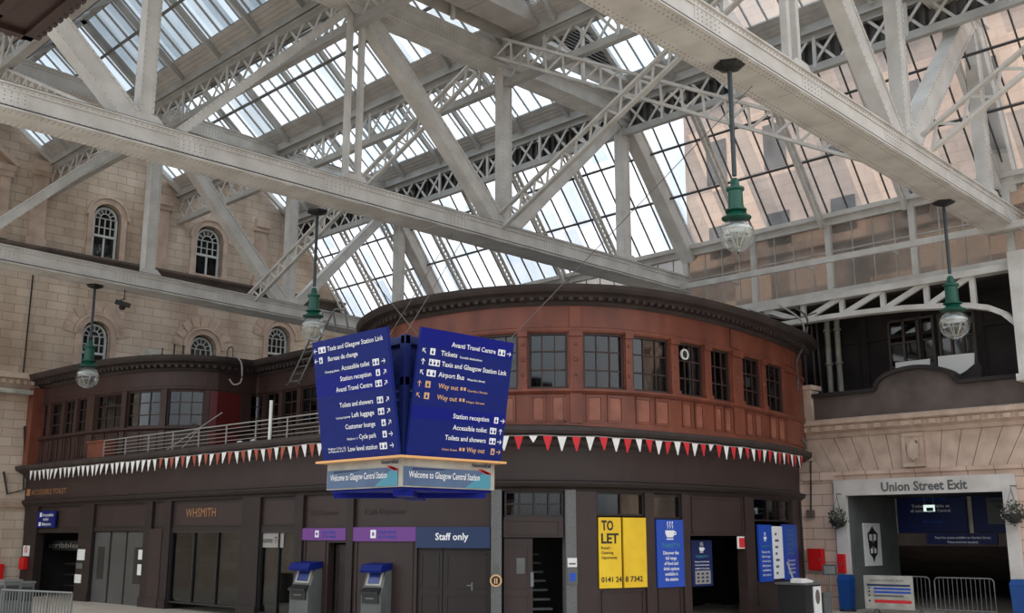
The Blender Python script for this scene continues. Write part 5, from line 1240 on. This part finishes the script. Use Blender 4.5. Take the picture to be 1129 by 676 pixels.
xtext(r, 'Thank you for using', 1010, 552, XP+.04, 3.5, 32, 'poster'); xtext(r, 'Toilets available at', 1005, 560, XP+.04, 3.2, 42, 'pwhite'); xtext(r, 'all exits. Open Central', 1004, 565, XP+.04, 3.2, 44, 'pwhite'); xtext(r, 'Mind the steps', 1018, 576.5, XP+.04, 2.5, 22, 'poster')
r, *_ = xboard('information_board', 1071.5, 1120, 544, 587, XP+.1, 'navydk', 'second dark blue board at the right end of the exit passage')
a, b = onX(1087, 549, XP), onX(1112, 578, XP); MB().box(XP-.02, XP+.04, b.y, a.y, b.z, a.z).build('paper_sheet', M['grey'], r)
xtext(r, 'SCOTLAND', 1090, 554, XP-.03, 3, 15, 'navydk'); xtext(r, 'WELCOME', 1098, 560, XP-.03, 2.5, 10, 'navydk')
for px in (986.5, 1069.5): y = px_(px, 560).y; MB().box(XP-.02, XP+.12, y-.06, y+.06, zb1, zin).build('mullion', M['offwhite'], wp)
r, *_ = xboard('handrail_notice', 1022, 1101, 588.5, 600.5, XP-.02, 'navydk', 'long blue notice strip under the big information board')
xtext(r, 'Step free access available on Gordon Street.', 1031, 594, XP-.075, 2.6, 62, 'pwhite'); xtext(r, 'Please hold the handrail.', 1045, 599, XP-.075, 2.6, 34, 'pwhite')
p = onX(1025, 556, 34.3); r = thing('exit_light', V((34.3, p.y, p.z)), 'small lit white and green exit sign hanging in the passage', 'exit sign'); a, b = onX(1019, 557, 34.3), onX(1031, 564, 34.3)
MB().box(34.22, 34.3, b.y, a.y, b.z, a.z).build('panel', pm('lit_sign', (.7,.85,.8,1), .5, emit=((.8,.95,.9,1), .5)), r); m_ = (a.z+b.z)/2
mb = MB(); mb.box(34.21, 34.22, b.y+.02, a.y-.1, b.z+.01, m_+.02); mb.build('green_arrow', M['green'], r)
for yy in (a.y-.03, b.y+.03): MB().tube([(34.26, yy, a.z), (34.26, yy, zin)], .01, 5).build('hanger', M['galv'], r)
# lantern poster on the side wall
def sboard(a, b, pt, pb, m, label, name):
    Yp = yi0-.04; p0, p1 = onY(a, pt, Yp), onY(b, pb, Yp); z1, z0 = onY((a+b)/2, pt, Yp).z, onY((a+b)/2, pb, Yp).z
    root = thing(name, V((p0.x, Yp, z0)), label, 'poster'); MB().box(p0.x, p1.x, Yp-.04, Yp, z0, z1).build('panel', M[m], root); return root, p0.x, p1.x, z0, z1, Yp-.04
r, x0, x1, z0, z1, yy = sboard(950.5, 972, 577, 624, 'white', 'white poster of an ornate black lantern on the passage side wall', 'lantern_poster')
xc = (x0+x1)/2; zc = (z0+z1)/2; H2 = (z1-z0)/2; W2 = (x1-x0)/2; mb = MB()
for s_ in (-1, 1): mb.prism([(xc+s_*W2*.62, yy, zc+H2*.5), (xc+s_*W2*.45, yy, zc+H2*.5), (xc+s_*W2*.35, yy, zc-H2*.45), (xc+s_*W2*.45, yy, zc-H2*.45)], (0,-.01,0))
mb.prism([(xc-W2*.66, yy, zc+H2*.48), (xc+W2*.66, yy, zc+H2*.48), (xc+W2*.3, yy, zc+H2*.64), (xc, yy, zc+H2*.86), (xc-W2*.3, yy, zc+H2*.64)], (0,-.012,0))
mb.prism([(xc-W2*.5, yy, zc-H2*.42), (xc+W2*.5, yy, zc-H2*.42), (xc+W2*.15, yy, zc-H2*.6), (xc, yy, zc-H2*.85), (xc-W2*.15, yy, zc-H2*.6)], (0,-.012,0))
mb.box(xc-W2*.06, xc+W2*.06, yy-.01, yy, zc-H2*.45, zc+H2*.5); mb.box(xc-W2*.5, xc+W2*.5, yy-.01, yy, zc-.03, zc+.03)
for s_ in (-1, 1): mb.prism([(xc+s_*W2*.28+W2*.2*math.cos(a), yy, zc+.2*H2*math.sin(a)) for a in [2*math.pi*i/10 for i in range(10)]], (0,-.008,0))
mb.build('lantern_drawing', M['black'], r)
sboard(942.5, 949, 600, 624, 'grey', 'narrow grey notice left of the lantern poster', 'side_notice')
# flower baskets on the jambs
def basket(px, py, label):
    p = onX(px, py, 31.55); root = thing('flower_basket', V((31.55, p.y, p.z-.3)), label, 'flower basket', 'flower baskets beside the exit')
    MB().lathe((p.x, p.y, p.z-.32), [(.05,0), (.18,.06), (.26,.22), (.27,.28)], 14).build('basket', M['black'], root, True)
    rn = random.Random(px); lf = MB(); fl = MB()
    for k in range(330):
        d = V((rn.gauss(0,1), rn.gauss(0,1), rn.gauss(0,1))).normalized()*rn.uniform(.12,.34); d.z *= 1.1; c = V(p)+d+V((0,0,-.02)); n = V((rn.gauss(0,1), rn.gauss(0,1), rn.gauss(0,1))).normalized(); a = n.orthogonal().normalized(); b = n.cross(a); s_ = rn.uniform(.03,.06)
        (lf if k % 3 else fl).prism([c-a*s_, c+b*s_*.6, c+a*s_, c-b*s_*.6], n*.006)
    lf.build('foliage', M['foliage'], root); fl.build('flowers', M['flower'], root)
    MB().tube([(XE, p.y, p.z+.75), (p.x, p.y, p.z+.75), (p.x, p.y, p.z+.62)], .015, 6).build('wall_bracket', M['black'], root)
    for a in (0, 2.1, 4.2): MB().tube([(p.x, p.y, p.z+.64), (p.x+.25*math.cos(a), p.y+.25*math.sin(a), p.z-.05)], .006, 5).build('chain', M['black'], root)
basket(924, 571, 'hanging flower basket on the left jamb of the exit portal'); basket(1117, 565, 'hanging flower basket on the right jamb of the exit portal')
# boxes on the pier
def wbox(name, a, b, pt, pb, m, label, t=.2, X=XE-.06):
    p0, p1 = onX(a, pt, X-t), onX(b, pb, X-t); root = thing(name, V((X, (p0.y+p1.y)/2, p1.z)), label, 'box')
    MB().box(X-t, X, p1.y, p0.y, p1.z, p0.z).build('case', M[m], root); MB().box(X-t-.02, X-t, p1.y+.03, p0.y-.03, p1.z+.03, p0.z-.03).build('door', M[m], root); MB().box(X-t-.04, X-t-.02, p1.y+.06, p1.y+.09, (p1.z+p0.z)/2-.05, (p1.z+p0.z)/2+.05).build('catch', M['galv'], root)
wbox('red_cabinet', 890, 907, 605, 629, 'red', 'larger red wall cabinet on the stone pier'); wbox('red_cabinet', 922.5, 931.5, 611, 632, 'red', 'smaller red wall cabinet beside the exit jamb', .15, XE-.14)
p0 = onX(894, 508, XE-.1); p1 = onX(894, 566, XE-.1); r = thing('alarm_point', V((XE-.1, p1.y, p1.z)), 'small dark junction box at the foot of a wall conduit on the pier', 'junction box')
MB().tube([p0, p1], .025, 6).build('conduit', M['stone_dark'], r); MB().box(XE-.18, XE-.05, p1.y-.12, p1.y+.12, p1.z-.15, p1.z+.1).build('case', M['stone_dirty'], r)
# ---------------------------------------------------------------- free-standing things
def barrier(a, b, top, label):
    pa, pb = onX(a, top, 30.9), onX(b, top, 31.1); pa.z = pb.z = 1.1; d = (pb-pa); Lg = d.length; d.normalize()
    root = thing('crowd_barrier', (pa.x, pa.y, 0), label, 'barrier', 'steel crowd barriers across the exit')
    z = V((0,0,1)); r_ = .1; mb = MB(); A, B_ = V((pa.x, pa.y, .2)), V((pb.x, pb.y, .2))
    mb.tube([A, A+z*.8, A+z*.87+d*.03, A+z*.9+d*.1, B_+z*.9-d*.1, B_+z*.87-d*.03, B_+z*.8, B_, A], .02, 8); mb.build('frame', M['galv'], root, True)
    n = int(Lg/.12)
    for i in range(1, n): q = A+d*Lg*i/n; MB().tube([q, q+z*.9], .009, 6).build('bar', M['galv'], root)
    for q in (A+d*.3, B_-d*.3):
        nn = d.cross(z); MB().tube([q-V((0,0,.2))+nn*.28+z*.015, q-V((0,0,.05)), q-V((0,0,.2))-nn*.28+z*.015], .018, 6).build('foot', M['galv'], root)
barrier(953, 1024, 632.5, 'left steel crowd barrier, partly behind the white notice board'); barrier(1029.5, 1095, 633.5, 'right steel crowd barrier in front of the exit')
pa, pb = onX(953, 631, 30.75), onX(1007, 633, 30.9); pa.z = pb.z = 1.1; d = (pb-pa).normalized(); nn = d.cross(V((0,0,1)))
if nn.dot(V((1,1,0))) > 0: nn = -nn
pa += nn*.08; pb += nn*.08; r = thing('barrier_notice', V((pa.x, pa.y, .15)), 'white printed notice board hung on the left crowd barrier', 'notice board'); W_ = (pb-pa).length
A = V((pa.x, pa.y, .15)); f = lambda u, v: A+d*W_*u+V((0,0,v)); mb = MB(); mb.prism([f(0,0), f(1,0), f(1,.97), f(0,.97)], nn*.03); mb.build('board', M['offwhite'], r)
for v0, v1, u0, u1, m in ((.66,.72,.06,.94,'navy'), (.56,.62,.2,.95,'poster'), (.46,.52,.2,.95,'poster'), (.36,.41,.2,.8,'grey'), (.18,.27,.2,.95,'flagred')):
    mb = MB(); mb.prism([f(u0,v0)+nn*.03, f(u1,v0)+nn*.03, f(u1,v1)+nn*.03, f(u0,v1)+nn*.03], nn*.004); mb.build('printed_band', M[m], r)
for v in (.2, .36, .47, .57): mb = MB(); c = f(.1,v+.03)+nn*.03; mb.rivet(c, nn, .035, .004); mb.build('printed_dot', M['navy'], r)
mb = MB(); text_mb(mb, 'UNION STREET EXIT', f(.12,.80)+nn*.035, d, (0,0,1), .05, W_*.7); mb.build('lettering', M['navy'], r)
def bin_(px, w_, top, label):
    c = onX(px, top, 31.2); root = thing('blue_bin', (c.x, c.y, 0), label, 'bin', 'blue bins by the exit'); s = w_/2; x, y = c.x, c.y
    MB().hexa([(x-s*.85,y-s*.85,.06), (x+s*.85,y-s*.85,.06), (x+s*.85,y+s*.85,.06), (x-s*.85,y+s*.85,.06), (x-s,y-s,.95), (x+s,y-s,.95), (x+s,y+s,.95), (x-s,y+s,.95)]).build('body', M['bin_blue'], root)
    MB().hexa([(x-s*1.05,y-s*1.05,.95), (x+s*1.05,y-s*1.05,.95), (x+s*1.05,y+s*1.05,.95), (x-s*1.05,y+s*1.05,.95), (x-s*.8,y-s*.8,1.1), (x+s*.8,y-s*.8,1.1), (x+s*.8,y+s*.8,1.1), (x-s*.8,y+s*.8,1.1)]).build('lid', M['bin_blue'], root)
    MB().lathe((x, y, 0), [(.25,0), (.25,.06)], 12).build('base', M['black'], root)
bin_(932.5, .40, 635, 'blue bin standing at the left jamb of the exit portal'); bin_(1126, .5, 637, 'blue bin at the right edge by the exit portal')
# service desk
c = onF(880, 632, 30.5); root = thing('service_desk', (c.x, c.y, 0), 'dark service desk with a white front panel below the blue banners', 'desk'); x, y = c.x, c.y
MB().box(x-.42, x+.42, y-.42, y+.42, .05, .95).build('cabinet', M['black'], root); MB().box(x-.48, x+.48, y-.48, y+.48, .95, 1.0).build('top', M['grey'], root)
mb = MB(); mb.box(x-.0, x+.40, y-.45, y-.42, .15, .9); mb.build('front_panel', M['white'], root); mb = MB(); mb.prism([(x+.2+.12*math.cos(a), y-.455, .62+.2*math.sin(a)) for a in [2*math.pi*i/14 for i in range(14)]], (0,.004,0)); mb.build('panel_picture', M['stone_dirty'], root)
for a, b in ((-.4,-.4), (.4,-.4), (-.4,.4), (.4,.4)): MB().box(x+a-.03, x+a+.03, y+b-.03, y+b+.03, 0, .06).build('foot', M['galv'], root)
mb = MB(); mb.prism([(x-.35, y-.3, 1.0), (x+.35, y-.25, 1.0), (x+.35, y-.25, 1.05), (x-.1, y-.28, 1.12), (x-.35, y-.3, 1.1)], (0,.35,0)); single(mb, 'paper_pile', M['flagwhite'], (x, y, 1.0), 'untidy white papers lying on the dark service desk', 'papers')
mb = MB(); mb.tube([(x+.1, y+.2, 1.0), (x-.05, y+.3, 1.55)], .025, 6); single(mb, 'leaning_rod', M['offwhite'], (x+.1, y+.2, 1.0), 'pale rod leaning up from the back of the service desk', 'rod')
c = onF(904, 645, 31); mb = MB(); mb.box(c.x-.2, c.x+.2, c.y-.2, c.y+.2, 0, .62); mb.box(c.x-.24, c.x+.24, c.y-.24, c.y+.24, .62, .7); single(mb, 'grey_crate', M['grey'], (c.x, c.y, 0), 'grey box on the floor right of the service desk', 'crate')
c = onF(914, 625, 31.5); root = thing('stand_sign', (c.x, c.y, 0), 'small framed sign on a thin post beside the exit pier', 'sign stand'); x, y = c.x, c.y
MB().tube([(x, y, .03), (x, y, 1.18)], .02, 8).build('post', M['galv'], root); MB().lathe((x, y, 0), [(.2,0), (.2,.02), (.04,.05)], 16).build('base', M['black'], root)
dd = V((1,-1,0)).normalized(); nn = V((-1,-1,0)).normalized(); q = V((x, y, 1.16)); MB().prism([q-dd*.2, q+dd*.2, q+dd*.2+V((0,0,.3)), q-dd*.2+V((0,0,.3))], nn*.03).build('frame', M['black'], root); MB().prism([q-dd*.16+V((0,0,.04)), q+dd*.16+V((0,0,.04)), q+dd*.16+V((0,0,.26)), q-dd*.16+V((0,0,.26))], nn*.036).build('sheet', M['grey'], root)
# left corner: ticket pillars, red box, barrier
for i, (px, top, z, w_, lab) in enumerate(((11, 641, 1.05, .45, 'pale pillar machine at the far left edge'), (27, 643, 1.05, .42, 'second pillar machine from the left edge, under the no smoking sign'))):
    c = onZ(px, top, z); c = onF(px, top, 30.0 if i == 0 else 31.5); x, y = c.x, c.y; root = thing('pillar_machine', (x, y, 0), lab, 'machine', 'pillar machines at the left edge'); h = c.z
    MB().box(x-w_/2, x+w_/2, y-w_/2, y+w_/2, 0, h).build('body', M['grey'], root); MB().box(x-w_/2-.03, x+w_/2+.03, y-w_/2-.03, y+w_/2+.03, h, h+.05).build('cap', M['galv'], root)
    MB().box(x-w_/2-.02, x-w_/2, y-w_*.36, y+w_*.36, h-.5, h-.1).build('screen', M['black'], root); MB().box(x-w_*.36, x+w_*.36, y-w_/2-.02, y-w_/2, h-.5, h-.1).build('screen', M['black'], root)
p = onY(1, 622, YW-.1); mb = MB(); mb.box(p.x-.2, p.x+.1, YW-.2, YW, p.z-.75, p.z); single(mb, 'red_cabinet', M['red'], (p.x, YW, p.z-.75), 'narrow red box on the stone at the far left edge', 'box')
q = GS(29, 625); mb = MB(); sbox(mb, GP, GS(26.5), GS(32), 1.0, 1.45, .05, .2); single(mb, 'red_cabinet', M['red'], GP.P(q, .1, 1.0), 'small red box on the far left pier below the no smoking sign', 'box')
pa, pb = onF(2, 653, 27.5), onF(80, 652, 26.0); za = .95; root = thing('low_railing', (pa.x, pa.y, 0), 'thin dark steel railing in front of the far left opening', 'railing'); pa.z = pb.z = za; d = pb-pa
MB().tube([pa, pb], .025, 8).build('top_rail', M['galv'], root); MB().tube([pa-V((0,0,.8)), pb-V((0,0,.8))], .018, 8).build('bottom_rail', M['galv'], root)
for i in range(25): q = pa+d*i/24; MB().tube([q, q-V((0,0,.8 if i % 8 else .95))], .012 if i % 8 else .022, 6).build('baluster', M['galv'], root)
# ---------------------------------------------------------------- eaves of the near kiosk, top left corner
ec = onF(34, 46, 12.0); xk, yk, zk = ec.x, ec.y, ec.z
root = thing('kiosk_roof', (0, 10, 0), 'dark red-brown timber kiosk with dentilled eaves jutting into the top left corner', 'kiosk')
MB().box(-1.5, xk-.12, 5.5, yk-.12, zk+.06, zk+.3).build('soffit', M['wood_dark'], root)
mb = MB(); mb.box(-1.5, xk, yk-.12, yk, zk, zk+.55); mb.box(xk-.12, xk, 5.5, yk, zk, zk+.55); mb.box(-1.5, xk+.1, 5.5, yk+.1, zk+.5, zk+.62); mb.build('eaves_board', M['wood_dark'], root)
mb = MB()
for k in range(40):
    y = yk-.05-k*.16
    if y > 5.6: mb.box(xk, xk+.08, y-.09, y, zk+.02, zk+.14)
    x = xk-.05-k*.16
    if x > -1.4: mb.box(x-.09, x, yk, yk+.08, zk+.02, zk+.14)
mb.build('dentils', M['wood_dark'], root)
mb = MB(); mb.box(-1.2, 1.2, 6.4, 9.8, 0, zk+.1); mb.build('wall', M['wood_dark'], root)
MB().box(1.2, 1.24, 7.0, 9.2, .9, 2.4).build('window', M['black'], root)
mb = MB(); mb.box(-1.2, xk-.5, yk-.5, yk-.38, zk-.02, zk+.08); mb.box(xk-.62, xk-.5, 5.6, yk-.38, zk-.02, zk+.08); mb.build('soffit_moulding', M['wood_dark'], root)
